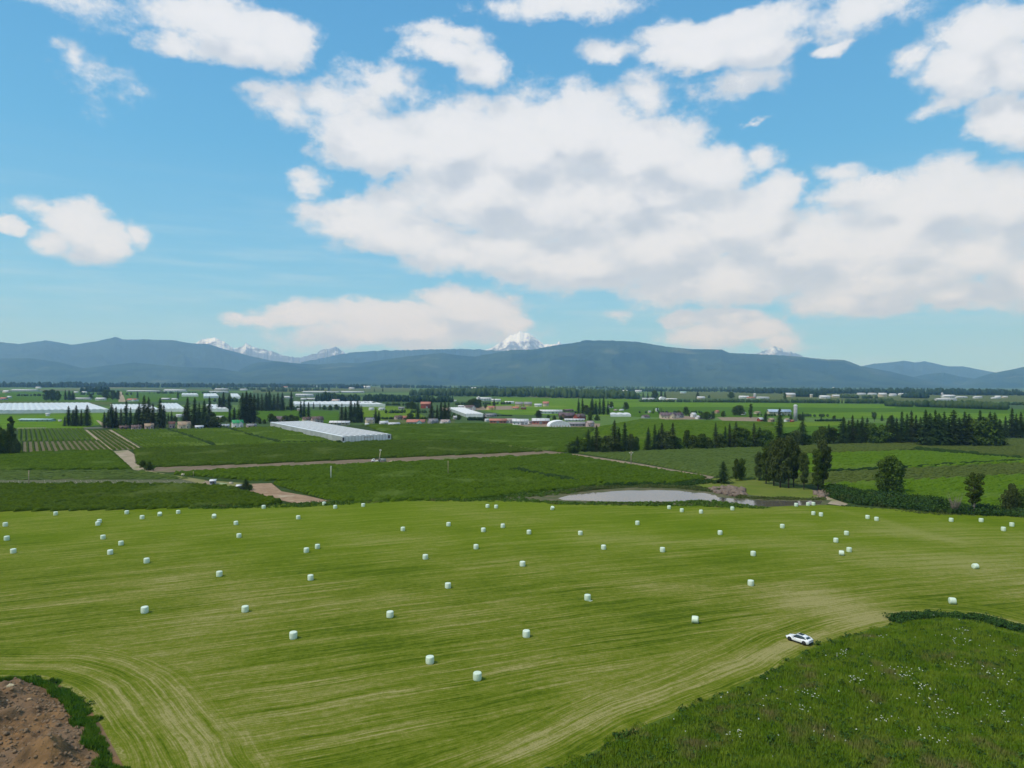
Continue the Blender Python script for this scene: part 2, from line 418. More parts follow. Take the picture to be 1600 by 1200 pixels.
sheet('grass_slope', [(1070, 753), (1122, 748), (1200, 752), (1262, 764), (1296, 776), (1310, 786), (1190, 787), (1150, 778), (1100, 764)], M_olg)
sheet('dirt_track', [(1268, 778), (1288, 776), (1325, 789), (1318, 792), (1280, 787)], M_road)
sheet('verge', [(-200, 802), (0, 801), (400, 793), (520, 785), (700, 783), (800, 786), (900, 790), (1280, 790), (1400, 797), (1600, 804), (1700, 808), (1700, 816), (1500, 812), (1290, 797), (900, 797), (640, 790), (460, 799), (0, 810), (-200, 812)], mat('verge_grass', (.10, .13, .03), (.06, .09, .02), .3, 5, spec=.02))
M_bank = mat('muddy_bank', (.13, .115, .06), (.07, .085, .03), .25, 5, spec=.1)
sheet('pond_bank', [(790, 777), (870, 772), (930, 764), (1000, 761), (1090, 762), (1150, 772), (1200, 778), (1300, 783), (1290, 791), (1190, 796), (1120, 792), (1000, 790), (880, 789), (800, 789)], M_bank)
mw = bpy.data.materials.new('pond_water'); mw.use_nodes = True; n = NT(mw.node_tree); b = n.n['Principled BSDF']
b.inputs['Base Color'].default_value = (.10, .085, .065, 1); b.inputs['Roughness'].default_value = .04; b.inputs['IOR'].default_value = 1.45; b.inputs['Specular IOR Level'].default_value = .8
pos = n.node('ShaderNodeNewGeometry').outputs['Position']
bn = n.node('ShaderNodeBump', {'Height': n.noise(n.v('MULTIPLY', pos, (1, 1, 1)), 1.6, 3, .5), 'Strength': .12, 'Distance': .1}); n.put(b.inputs['Normal'], bn.outputs[0])
sheet('pond', [(872, 780), (890, 775), (908, 773), (925, 770.5), (940, 771), (955, 769), (985, 767.5), (1005, 768), (1022, 767), (1060, 768), (1085, 771), (1100, 771.5), (1118, 775), (1121, 778), (1150, 781), (1190, 783), (1240, 784), (1285, 784), (1282, 789), (1240, 791), (1196, 794), (1150, 794), (1118, 787), (1060, 785), (1010, 785.8), (960, 785.5), (905, 783.5), (880, 783)], mw)

# ------------------------------------------------------------------ hay field
EDGE = [(-260, 812), (-120, 804), (0, 800.5), (200, 796.5), (400, 791.5), (460, 789), (530, 785), (640, 782), (720, 782.5), (800, 784.5), (900, 789.5), (1040, 792), (1200, 794), (1290, 791), (1400, 798), (1500, 804), (1600, 808), (1750, 814)]
EW = gp(EDGE); EW = EW[np.argsort(EW[:, 0])]


def dist_poly(x, y, P, closed=False):
    best = np.full(np.shape(x), 1e9); n = len(P)
    for i in range(n if closed else n-1):
        a = P[i]; b_ = P[(i+1) % n]; d = b_-a; t = np.clip(((x-a[0])*d[0]+(y-a[1])*d[1])/(d@d), 0, 1)
        best = np.minimum(best, np.hypot(x-a[0]-t*d[0], y-a[1]-t*d[1]))
    return best


MOUND = gp([(600, 1330), (848, 1222), (905, 1192), (1018, 1135), (1122, 1092), (1210, 1052), (1262, 1020), (1310, 1003), (1360, 988), (1410, 976), (1470, 971), (1530, 976), (1580, 990), (1650, 1004), (1800, 1010), (1800, 1500), (600, 1500)])
PILE = gp([(-140, 1066), (0, 1064), (60, 1064), (92, 1076), (130, 1097), (143, 1118), (158, 1140), (190, 1200), (215, 1260), (-140, 1260)])


def build_hay():
    nx, ny = 380, 220
    xs = np.linspace(-250, 260, nx); v = np.linspace(0, 1, ny)
    X, Vv = np.meshgrid(xs, v); yb = np.interp(X, EW[:, 0], EW[:, 1])
    Y = 52+(yb-52)*Vv**1.25
    Z = .5+0*X
    # mowing lines: gently curving arcs
    th = radians(21.6)
    s = -X*sin(th)+Y*cos(th); u = X*cos(th)+Y*sin(th)
    s = s+.00085*(u-40)**2*np.clip((Y-60)/140, 0, 1)*.9+4*fbm(X/90, Y/90, 2, 3)
    dm = dist_poly(X, Y, MOUND, True); dp = dist_poly(X, Y, PILE, True)
    wm = np.clip(1-(dm-8)/9, 0, 1); wp = np.clip(1-(dp-9)/8, 0, 1)
    wm = wm*wm*(3-2*wm); wp = wp*wp*(3-2*wp)
    dry = np.zeros_like(X)
    def blob(px, py, rx, ry, a):
        c = G(px, py); k = np.exp(-(((X-c[0])/rx)**2+((Y-c[1])/ry)**2)); return a*k
    for q in [(1290, 940, 13, 9, .8), (1430, 835, 26, 12, .8), (1420, 870, 20, 10, .6), (1110, 803, 40, 4, .7), (260, 905, 20, 14, .35), (80, 830, 60, 8, .35), (640, 845, 30, 8, .4), (880, 845, 35, 8, .3), (1220, 850, 30, 9, .3), (1050, 1040, 14, 8, .45), (1340, 965, 12, 6, .5), (1540, 880, 26, 10, .45), (480, 930, 25, 12, .3), (1500, 990, 15, 6, .4), (560, 1100, 12, 9, .25)]: dry += blob(*q)
    def track(pts, wd, a):
        return a*np.exp(-(dist_poly(X, Y, gp(pts))/wd)**2)
    dry += track([(-200, 1036), (0, 1036), (100, 1028), (170, 1035), (240, 1062), (300, 1100), (360, 1150), (420, 1210)], 1.5, .4)
    dry += track([(-200, 1052), (60, 1046), (140, 1050), (210, 1080), (260, 1120), (330, 1200)], .9, .5)
    dry += track([(1650, 985), (1550, 968), (1450, 962), (1360, 970), (1280, 995), (1180, 1030), (1060, 1075), (930, 1130), (800, 1190)], 2.0, .65)
    dry += track([(1290, 796), (1370, 812), (1440, 838), (1500, 850)], 3, .55)
    dry += track([(1500, 800), (1440, 815), (1560, 828), (1640, 840)], 3, .3)
    edge = np.clip((yb-Y)/6, 0, 1)
    fl = np.stack([u, s, 0*X], -1); 
    am = np.stack([X*.7+Y*.7, dm, 0*X], -1); ap = np.stack([X*.7-Y*.7, dp, 0*X], -1)
    idx = np.arange(nx*ny).reshape(ny, nx)
    Fq = np.stack([idx[:-1, :-1], idx[:-1, 1:], idx[1:, 1:], idx[1:, :-1]], -1).reshape(-1, 4)
    m = bpy.data.materials.new('mown_hay'); m.use_nodes = True; n = NT(m.node_tree); b = n.n['Principled BSDF']
    b.inputs['Roughness'].default_value = .95; b.inputs['Specular IOR Level'].default_value = .02
    def at(k, vec=False):
        q = n.node('ShaderNodeAttribute', attribute_name=k); return q.outputs['Vector' if vec else 'Fac']
    pos = n.node('ShaderNodeNewGeometry').outputs['Position']
    wob = n.v('MULTIPLY', n.v('SUBTRACT', n.noise(pos, .06, 3, .5, col=True), (.5, .5, .5)), (6, 2.2, 0))
    def streaks(vec):
        vec = n.v('ADD', vec, wob)
        a = n.noise(n.v('MULTIPLY', vec, (.020, .42, 1)), 1, 5, .62)
        b_ = n.noise(n.v('MULTIPLY', vec, (.04, 2.0, 1)), 1, 4, .6)
        c = n.noise(n.v('MULTIPLY', vec, (.16, 4.6, 1)), 1, 3, .6)
        r = n.m('ADD', n.m('MULTIPLY', n.m('SUBTRACT', a, .5), 2.1), n.m('MULTIPLY', n.m('SUBTRACT', b_, .5), 2.5))
        return n.m('ADD', r, n.m('MULTIPLY', n.m('SUBTRACT', c, .5), 1.7))
    def lerp(f, a, b_): return n.m('ADD', n.m('MULTIPLY', a, n.m('SUBTRACT', 1.0, f)), n.m('MULTIPLY', b_, f))
    S = streaks(at('flow', True)); S = lerp(at('wm'), S, streaks(at('fm', True))); S = lerp(at('wp'), S, streaks(at('fp', True)))
    patch = n.m('SUBTRACT', n.noise(pos, .028, 3, .5), .5)
    fine = n.m('SUBTRACT', n.noise(pos, 1.1, 6, .7), .5)
    val = n.m('ADD', n.m('MULTIPLY', S, .76), n.m('MULTIPLY', patch, 1.5)); val = n.m('ADD', val, n.m('MULTIPLY', fine, 1.15))
    val = n.m('ADD', val, n.m('MULTIPLY', at('dry'), .55))
    val = n.m('ADD', val, .43)
    r = n.node('ShaderNodeValToRGB', {0: val}); cr = r.color_ramp
    cols = [(0, (.058, .092, .005)), (.25, (.100, .140, .008)), (.5, (.148, .172, .018)), (.75, (.205, .205, .048)), (1, (.30, .270, .10))]
    while len(cr.elements) < len(cols): cr.elements.new(.5)
    for e, (p, c) in zip(cr.elements, cols): e.position = p; e.color = (*c, 1)
    vv = n.noise(pos, 4.5, 4, .7)
    c = n.mix(n.ss(vv, .35, .75, 0, .38), r.outputs[0], (.050, .062, .004, 1))
    # far strip is fresher green
    c = n.mix(n.m('MULTIPLY', at('fresh'), .55), c, (.120, .182, .004, 1))
    n.put(b.inputs['Base Color'], c)
    bh = n.m('ADD', n.m('MULTIPLY', S, .6), n.m('MULTIPLY', vv, 1.0))
    bn = n.node('ShaderNodeBump', {'Height': bh, 'Strength': .5, 'Distance': .12}); n.put(b.inputs['Normal'], bn.outputs[0])
    fresh = np.clip((Y-150)/70, 0, 1)*.75+.55*fbm(X/50, Y/18, 3, 21)*np.clip((Y-110)/60, 0, 1)-.1
    me = mesh_np('hay_field', np.stack([X, Y, Z], -1), Fq, m, True, {'flow': fl.reshape(-1, 3), 'fm': am.reshape(-1, 3), 'fp': ap.reshape(-1, 3), 'wm': wm.ravel(), 'wp': wp.ravel(), 'dry': dry.ravel(), 'fresh': np.clip(fresh, 0, 1).ravel()})
    obj('hay_field', me, kind='structure')


build_hay()
HZ = .5      # level of the hay field


def GH(px, py): return G(px, py, HZ)


# ------------------------------------------------------------------ mountains
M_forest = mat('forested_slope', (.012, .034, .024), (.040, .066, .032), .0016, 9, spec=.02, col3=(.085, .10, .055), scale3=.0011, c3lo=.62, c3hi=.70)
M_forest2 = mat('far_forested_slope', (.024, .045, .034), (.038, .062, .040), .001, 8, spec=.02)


def snow_mat():
    m = bpy.data.materials.new('snow_and_rock'); m.use_nodes = True; n = NT(m.node_tree); b = n.n['Principled BSDF']; b.inputs['Roughness'].default_value = .8
    g = n.node('ShaderNodeNewGeometry'); s = n.node('ShaderNodeSeparateXYZ', {0: g.outputs['Position']})
    nz = n.noise(n.v('MULTIPLY', g.outputs['Position'], (1, 1, .35)), .0035, 8, .7)
    a = n.m('ADD', n.m('MULTIPLY', s.outputs[2], .0009), n.m('MULTIPLY', nz, 2.4))
    n.put(b.inputs['Base Color'], n.mix(n.ss(a, 2.0, 2.5), (.13, .15, .18, 1), (.80, .83, .88, 1))); return m


M_snow = snow_mat()


def range_(name, prof, D, foot, back, m, seed, rough=.27, nx=420, ny=60, jag=0.0):
    px = np.linspace(prof[0][0], prof[-1][0], nx)
    py = np.interp(px, [p[0] for p in prof], [p[1] for p in prof])
    crest = np.array([AT(a, b_, D) for a, b_ in zip(px, py)])
    h = crest[:, 2]; X0 = crest[:, 0]
    h = h+jag*h*(fbm(X0/D*160, X0*0+3, 5, seed+9, True)-.55)+h*.012*(fbm(X0/D*420, X0*0, 3, seed+5)-.5)*2
    v = np.linspace(0, 1, ny)
    t = np.where(v < .75, v/.75, 1.0); tb = np.where(v > .75, (v-.75)/.25, 0.)
    X, T = np.meshgrid(X0, t); _, TB = np.meshgrid(X0, tb); Hh = np.tile(h, (ny, 1))
    Y = D-foot*(1-T)+back*TB
    prof_ = T**1.35
    rid = fbm(X/(foot*.32), Y/(foot*.45), 5, seed, True)-.5
    fade = 4*T*(1-T)
    Z = Hh*(prof_+rough*1.6*rid*fade)*(1-TB)-2
    Z = np.where(T <= 0.001, -2, Z)
    # keep the front below the line of sight to the crest
    lim = HC+(Hh-HC)*Y/D-Hh*.008*(1-T)*8
    Z = np.where((T < 1), np.minimum(Z, lim), Z)
    Xs = X*(Y/D)
    idx = np.arange(nx*ny).reshape(ny, nx)
    Fq = np.stack([idx[:-1, :-1], idx[:-1, 1:], idx[1:, 1:], idx[1:, :-1]], -1).reshape(-1, 4)
    return obj(name, mesh_np(name, np.stack([Xs, Y, Z], -1), Fq, m, True), kind='structure')


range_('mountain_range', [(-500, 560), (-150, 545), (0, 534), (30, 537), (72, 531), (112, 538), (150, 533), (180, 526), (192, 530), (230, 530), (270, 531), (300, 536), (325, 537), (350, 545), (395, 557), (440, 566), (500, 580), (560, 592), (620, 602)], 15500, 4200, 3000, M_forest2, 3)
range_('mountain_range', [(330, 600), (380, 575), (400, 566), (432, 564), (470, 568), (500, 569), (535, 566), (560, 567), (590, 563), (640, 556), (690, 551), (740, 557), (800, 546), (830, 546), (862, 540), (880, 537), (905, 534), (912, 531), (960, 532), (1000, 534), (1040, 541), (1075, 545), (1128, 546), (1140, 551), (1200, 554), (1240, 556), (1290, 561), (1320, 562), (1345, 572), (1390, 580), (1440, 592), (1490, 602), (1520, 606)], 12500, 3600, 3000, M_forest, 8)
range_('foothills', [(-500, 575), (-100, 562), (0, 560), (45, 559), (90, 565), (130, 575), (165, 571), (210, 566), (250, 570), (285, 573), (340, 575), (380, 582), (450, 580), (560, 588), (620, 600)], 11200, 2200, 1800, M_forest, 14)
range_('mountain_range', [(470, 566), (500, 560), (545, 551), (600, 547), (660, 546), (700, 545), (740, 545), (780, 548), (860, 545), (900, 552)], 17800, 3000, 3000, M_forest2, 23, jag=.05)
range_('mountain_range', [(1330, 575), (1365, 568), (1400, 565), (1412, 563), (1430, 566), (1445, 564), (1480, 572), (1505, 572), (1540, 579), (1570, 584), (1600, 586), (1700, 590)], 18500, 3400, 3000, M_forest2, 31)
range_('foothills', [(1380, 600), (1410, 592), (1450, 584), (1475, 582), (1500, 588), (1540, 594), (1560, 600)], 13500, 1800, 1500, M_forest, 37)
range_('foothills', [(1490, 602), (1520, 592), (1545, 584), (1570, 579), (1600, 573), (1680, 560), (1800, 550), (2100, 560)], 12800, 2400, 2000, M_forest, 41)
for k, (p, jag) in enumerate([
 ([(275, 558), (305, 536), (318, 529), (335, 528), (348, 532), (360, 541), (366, 544), (378, 542), (385, 535), (392, 541), (402, 543), (412, 546), (424, 548), (440, 554), (470, 562)], .05),
 ([(400, 563), (420, 548), (440, 556), (470, 558), (494, 552), (505, 545), (516, 543), (524, 541), (532, 547), (545, 553), (560, 560)], .09),
 ([(600, 556), (680, 549), (735, 549), (760, 546), (774, 540), (786, 532), (798, 523), (813, 518), (828, 521), (840, 530), (850, 537), (870, 538), (873, 532), (878, 538), (890, 545)], .04),
 ([(1150, 562), (1180, 552), (1198, 547), (1208, 541), (1218, 544), (1230, 548), (1246, 553), (1275, 562)], .08)]):
    range_('snow_peak', p, 21800, 2600, 3000, M_snow, 50+k, rough=.10, jag=jag, nx=300)

# ------------------------------------------------------------------ crop rows (real hedgerows of leaves)
DIR1 = G(222, 703)-G(170, 672); DIR1 = -DIR1/np.linalg.norm(DIR1)   # rows running away
DIR2 = np.array([-DIR1[1], DIR1[0]])


def leaf_mat(name, a, b_, sc=.9, c3=None, s3=.02):
    return mat(name, a, b_, sc, 6, rough=.95, spec=.02, col3=c3, scale3=s3)


def crop_rows(name, pts, m, direction, spacing, wid, hgt, seg, jit=.25, seed=1, gap=0., world=False, label=None):
    P = np.array(pts, float) if world else gp(pts)
    P = P.astype(float); d = np.asarray(direction, float); nrm = np.array([-d[1], d[0]])
    u = P@d; v = P@nrm; rs = np.random.RandomState(seed)
    allp = []
    for c in np.arange(v.min()+spacing*.5, v.max(), spacing):
        xs = []
        for i in range(len(P)):
            j = (i+1) % len(P)
            if (v[i] > c) != (v[j] > c): xs.append(u[i]+(c-v[i])*(u[j]-u[i])/(v[j]-v[i]))
        xs.sort()
        for a, b_ in zip(xs[::2], xs[1::2]):
            if b_-a < seg: continue
            k = int((b_-a)/seg)+1
            t = np.linspace(a, b_, k+1); allp.append((t, c))
    V = []; Fq = []; n0 = 0
    cs = np.array([(-.5, 0), (-.46, .62), (-.2, .98), (.2, 1.0), (.46, .6), (.5, 0)])
    nc = len(cs)
    for t, c in allp:
        k = len(t)
        off = cs[None, :, 0]*wid*(1+jit*(rs.rand(k, nc)-.5)*1.6); zz = cs[None, :, 1]*hgt*(1+jit*(rs.rand(k, nc)-.5)*1.5)
        env = .82+.36*vnoise(t*.12+c*3.1, t*0+c, seed)
        if gap > 0: env = np.where(rs.rand(k) < gap, .25, env)
        env[0] = env[-1] = .3
        zz = zz*env[:, None]; off = off*(.7+.3*env[:, None])
        tt = t[:, None]+seg*.45*(rs.rand(k, nc)-.5)
        x = tt*d[0]+(c+off)*nrm[0]; y = tt*d[1]+(c+off)*nrm[1]
        V.append(np.stack([x, y, zz+.02], -1).reshape(-1, 3))
        id_ = n0+np.arange(k*nc).reshape(k, nc)
        Fq.append(np.stack([id_[:-1, :-1], id_[1:, :-1], id_[1:, 1:], id_[:-1, 1:]], -1).reshape(-1, 4)); n0 += k*nc
    if not V: return
    Fq = np.vstack(Fq)
    o = obj(name, mesh_np(name, np.vstack(V), Fq, m), kind='stuff')
    if label: o['label'] = label
    return o


ML_dark = leaf_mat('berry_leaves_dark', (.030, .054, .003), (.056, .088, .005), 1.1, (.075, .105, .018), .03)
ML_mid = leaf_mat('berry_leaves', (.037, .070, .003), (.064, .106, .005), 1.0, (.085, .13, .02), .03)
ML_lite = leaf_mat('berry_leaves_light', (.060, .118, .004), (.092, .156, .007), .8, (.11, .165, .025), .02)
ML_brn = leaf_mat('berry_leaves_brownish', (.058, .080, .014), (.084, .108, .020), .7)
ML_brn2 = leaf_mat('berry_leaves_olive', (.060, .092, .018), (.080, .115, .024), .7)
BN = 'berry_bushes'
crop_rows(BN, A_poly, ML_dark, DIR2, 2.9, 2.7, 1.7, 1.1, .45, 2, label='dense dark green berry bushes along the left edge of the hay field')
D1_poly = [(268, 742), (400, 733), (640, 724), (880, 711), (985, 728), (1108, 748), (1060, 756), (950, 758), (880, 750), (800, 735.5), (690, 742), (500, 752), (400, 752)]
D2_poly = [(425, 757), (500, 753), (690, 743), (800, 737), (880, 752), (945, 760), (840, 770), (720, 783), (530, 787), (480, 774)]
crop_rows(BN, D1_poly, ML_mid, DIR2, 3.0, 2.7, 1.5, 1.3, .4, 3, label='dense green berry bushes behind the pond and below the long dirt strip')
crop_rows(BN, D2_poly, ML_mid, DIR2, 3.0, 2.8, 1.6, 1.1, .45, 4, label='dense green berry bushes next to the reddish dirt bend')
crop_rows(BN, B3_poly, ML_dark, DIR2, 3.2, 2.9, 1.6, 1.8, .35, 5, label='dark green berry bushes just above the long dirt strip')
crop_rows(BN, A3_poly, ML_mid, DIR2, 3.2, 2.7, 1.4, 1.8, .4, 6, label='green berry bushes left of the pale diagonal track')
crop_rows(BN, A25_poly, ML_brn2, DIR2, 3.2, 1.9, .8, 1.6, .5, 7, gap=.2, label='thin young berry bushes in a weedy field at left')
crop_rows(BN, A4_poly, ML_dark, DIR1, 3.3, 1.4, 1.2, 2.2, .35, 8, label='dark crop rows striping bare soil at left')
crop_rows(BN, A6_poly, ML_dark, DIR1, 3.3, 1.5, 1.2, 2.5, .35, 9, label='short block of dark crop rows between two dirt tracks')
crop_rows(BN, A5_poly, ML_mid, DIR1, 3.3, 2.1, 1.4, 2.5, .35, 10, label='green crop rows behind the striped soil block')
crop_rows(BN, B1_poly, ML_mid, DIR1, 3.5, 2.2, 1.5, 2.4, .35, 11, label='green crop rows running towards the farmhouses')
crop_rows(BN, B2_poly, ML_mid, DIR1, 3.5, 3.0, 1.4, 3, .35, 12, label='green berry bushes left of the long white greenhouse')
crop_rows(BN, E_poly, ML_brn2, DIR2, 3.2, 2.9, 1.3, 2, .35, 13, label='olive green berry bushes right of the diagonal track')
crop_rows(BN, G1_poly, ML_brn, DIR2, 3.4, 2.8, 1.1, 2.2, .35, 14, label='brownish green berry bushes below the conifer row at right')
crop_rows(BN, G2_poly, ML_lite, DIR2, 3.2, 3.0, 1.2, 1.6, .35, 15, label='bright green berry bushes in the wedge at right')
crop_rows(BN, G3_poly, ML_brn, DIR2, 3.2, 2.3, .9, 1.5, .5, 16, gap=.1, label='thin greyish green berry bushes in a strip at right')
crop_rows(BN, G4_poly, ML_lite, DIR2, 3.0, 2.9, 1.3, 1.0, .45, 17, label='bright green berry bushes behind the bramble hedge')
C1_poly = [(565, 664), (700, 663), (760, 662), (830, 669), (930, 669), (905, 690), (884, 708), (852, 704), (740, 690), (614, 688), (612, 681)]
crop_rows(BN, C1_poly, ML_mid, DIR2, 5.0, 4.6, 1.5, 4, .35, 18, label='green berry bushes right of the long white greenhouse')
C2_poly = [(935, 668), (1000, 656), (1120, 659), (1205, 661), (1230, 690), (1190, 698), (900, 706), (906, 690)]
crop_rows(BN, C2_poly, leaf_mat('berry_leaves_mid', (.052, .100, .003), (.082, .136, .005), .5, (.095, .14, .02), .01), DIR2, 5.0, 4.7, 1.5, 5, .35, 19, label='green berry bushes behind the middle conifer row')
# dark hedges marking field edges
M_hdg = leaf_mat('hedge_leaves', (.016, .034, .008), (.030, .055, .012), 1.2)
for a, b_, wd, hg, lb in [((258, 672), (336, 698), 2.0, 2.2, 'thin dark hedge between crop blocks at left'), ((345, 668), (400, 684), 2.0, 2.0, 'thin dark hedge left of the long greenhouse'), ((400, 684), (438, 693), 2.2, 2.0, 'thin dark hedge nearer the greenhouse corner'), ((438, 693), (535, 692), 1.6, 1.6, 'thin dark hedge along the greenhouse side'),
                      ((1425, 702), (1600, 718), 2.2, 1.8, 'dark hedge crossing the field at right'), ((800, 735.5), (905, 756), 1.5, 2.0, 'dark ditch hedge crossing the middle field'), ((1290, 738.5), (1600, 721), 1.2, 1.5, 'dark field edge at right')]:
    A_, B_ = G(*a), G(*b_); dd = (B_-A_)/np.linalg.norm(B_-A_); nn = np.array([-dd[1], dd[0]])*wd
    crop_rows('field_hedge', [A_-nn*.5, B_-nn*.5, B_+nn*.5, A_+nn*.5], M_hdg, dd, wd, wd, hg, 2, .5, 33, world=True, label=lb)

# white plant guards in the young berry strip
gm = MB(); rs = np.random.RandomState(5); P = gp([(-60, 752), (0, 752), (300, 752), (312, 758.5), (0, 759.5), (-60, 760)])
u = P@DIR2; v = P@DIR1
for c in np.arange(v.min(), v.max(), 3.0):
    for t in np.arange(u.min(), u.max(), 1.9):
        q = DIR2*t+DIR1*c
        if inpoly(q[0], q[1], P) and rs.rand() < .8:
            hh = .25+.3*rs.rand(); gm.box(q[0]-.05, q[0]+.05, q[1]-.05, q[1]+.05, 0.05, .1+hh)
obj('plant_guards', gm.mesh('plant_guards', mat('pale_plastic', (.38, .34, .30), rough=.8)), kind='stuff', label='pale plant guards dotted along the young berry strip')


# ------------------------------------------------------------------ foliage scatter
def leaf_cloud(C, R, per, size, rs, flat=.75):
    """C (n,3) clump centres, R (n,) radii: returns verts, tris of leaf-sized faces on and in each clump"""
    n = len(C); d = rs.normal(size=(n, per, 3)); d /= np.linalg.norm(d, axis=2, keepdims=True)
    rr = R[:, None, None]*(.55+.5*rs.rand(n, per, 1)); d = d*np.array([1, 1, flat])
    ctr = C[:, None, :]+d*rr
    a = rs.normal(size=(n, per, 3)); a /= np.linalg.norm(a, axis=2, keepdims=True)
    nn = d+.6*rs.normal(size=(n, per, 3)); nn /= np.linalg.norm(nn, axis=2, keepdims=True)
    t1 = np.cross(nn, a); t1 /= np.linalg.norm(t1, axis=2, keepdims=True)+1e-9; t2 = np.cross(nn, t1)
    s = size*(.6+.8*rs.rand(n, per, 1))
    v = np.stack([ctr-t1*s*.5-t2*s*.3, ctr+t1*s*.5-t2*s*.25, ctr+t2*s*.6], 2).reshape(-1, 3)
    return v, np.arange(len(v)).reshape(-1, 3)


def foliage_patch(name, C, R, per, size, m, label, seed=1, flat=.7):
    v, f = leaf_cloud(np.asarray(C), np.asarray(R), per, size, np.random.RandomState(seed), flat)
    v[:, 2] = np.maximum(v[:, 2], .02)
    return obj(name, mesh_np(name, v, f, m), kind='stuff', label=label)


def pts_in(poly, n, rs, world=False):
    P = np.array(poly) if world else gp(poly); out = []; lo = P.min(0); hi = P.max(0)
    while sum(len(o) for o in out) < n:
        q = lo+(hi-lo)*rs.rand(n*3, 2); out.append(q[inpoly(q[:, 0], q[:, 1], P)])
    return np.vstack(out)[:n]


MF_weed = leaf_mat('weed_leaves', (.050, .105, .012), (.090, .150, .022), 1.4, (.12, .13, .04), .15)
MF_bram = leaf_mat('bramble_leaves', (.022, .052, .011), (.050, .095, .02), 1.6, (.06, .085, .02), .2)
MF_reed = leaf_mat('reed_leaves', (.10, .11, .035), (.06, .10, .02), 1.4)


def band(name, pts, n, rmin, rmax, m, label, seed, per=60, size=.5, z=.3):
    rs = np.random.RandomState(seed); q = pts_in(pts, n, rs); R = rmin+(rmax-rmin)*rs.rand(n)
    lump = .6+.8*vnoise(q[:, 0]*.13, q[:, 1]*.13, seed); R = R*lump
    foliage_patch(name, np.c_[q, R*z], R, per, size, m, label, seed)


band('bramble_hedge', [(1288, 764), (1330, 768), (1390, 776), (1450, 786), (1500, 795), (1600, 799), (1660, 802), (1660, 812), (1500, 806), (1440, 801), (1390, 794), (1340, 789), (1300, 780)], 1500, 1.0, 2.4, MF_bram, 'thick dark bramble hedge along the right edge of the hay field', 3, 70, .55, .6)
band('weeds', [(300, 792), (460, 788), (500, 786), (560, 784), (700, 780), (770, 772), (880, 766), (905, 771), (850, 777), (800, 779), (880, 787), (900, 789), (800, 786), (640, 785), (460, 795), (300, 798)], 1500, .4, 1.2, MF_weed, 'rough green weeds along the far edge of the hay field', 4, 45, .45, .4)
band('weeds', [(0, 797.5), (200, 795), (400, 790), (400, 792.5), (200, 797), (0, 800)], 500, .3, .8, MF_bram, 'dark weeds under the berry bushes at left', 5, 40, .4, .4)
band('pond_reeds', [(846, 785), (900, 787), (960, 786.5), (1060, 785.5), (1110, 784), (1170, 791), (1210, 796), (1190, 797), (1100, 794), (960, 792), (860, 790)], 900, .4, 1.0, MF_weed, 'bright green weeds along the near bank of the pond', 6, 50, .45, .5)
band('pond_reeds', [(870, 770), (940, 763), (1010, 760), (1085, 761), (1130, 768), (1112, 770.5), (1060, 764.5), (985, 763), (925, 767), (875, 773.5)], 800, .4, 1.3, MF_reed, 'olive reeds along the far bank of the pond', 7, 50, .45, .5)
band('pond_reeds', [(1150, 777), (1200, 779), (1290, 781), (1288, 783.5), (1200, 782), (1150, 780)], 260, .4, 1.0, MF_reed, 'dry grey reeds along the channel right of the pond', 8, 50, .4, .5)
band('weeds', [(1560, 806), (1700, 811), (1700, 815), (1450, 806), (1380, 799), (1300, 792), (1400, 796)], 400, .3, .8, MF_reed, 'long grass in front of the bramble hedge', 9, 45, .4, .4)
band('weeds', [(945, 757), (1060, 755), (1112, 750), (1130, 756), (1060, 760), (1010, 759), (930, 762)], 350, .4, 1.1, MF_bram, 'dark weeds between the berry bushes and the pond', 10, 50, .45, .5)
band('weeds', [(208, 722), (240, 730), (246, 734), (225, 733)], 60, .5, 1.0, MF_weed, 'weeds beside the pale diagonal track', 11, 50, .45, .5)


# ------------------------------------------------------------------ trees
M_bark = mat('bark', (.085, .065, .048), (.05, .04, .03), 2, 4)
M_barkl = mat('pale_bark', (.26, .22, .18), (.16, .13, .10), 2, 4)
MT_con = mat('conifer_needles', (.022, .042, .010), (.044, .070, .016), 1.4, 5, rough=.95, spec=.03, rnd=.5)
MT_con2 = mat('conifer_needles_brownish', (.032, .044, .012), (.054, .068, .018), 1.4, 5, rough=.95, spec=.03, rnd=.5)
MT_dec = mat('broad_leaves', (.040, .070, .010), (.080, .118, .016), 1.5, 5, rough=.95, spec=.03, rnd=.5)
MT_dec2 = mat('cottonwood_leaves', (.046, .066, .016), (.080, .105, .028), 1.3, 5, rough=.95, spec=.03, rnd=.3)
MT_pur = mat('copper_leaves', (.045, .018, .020), (.07, .03, .03), 1.3, 5, rough=.9, rnd=.3)


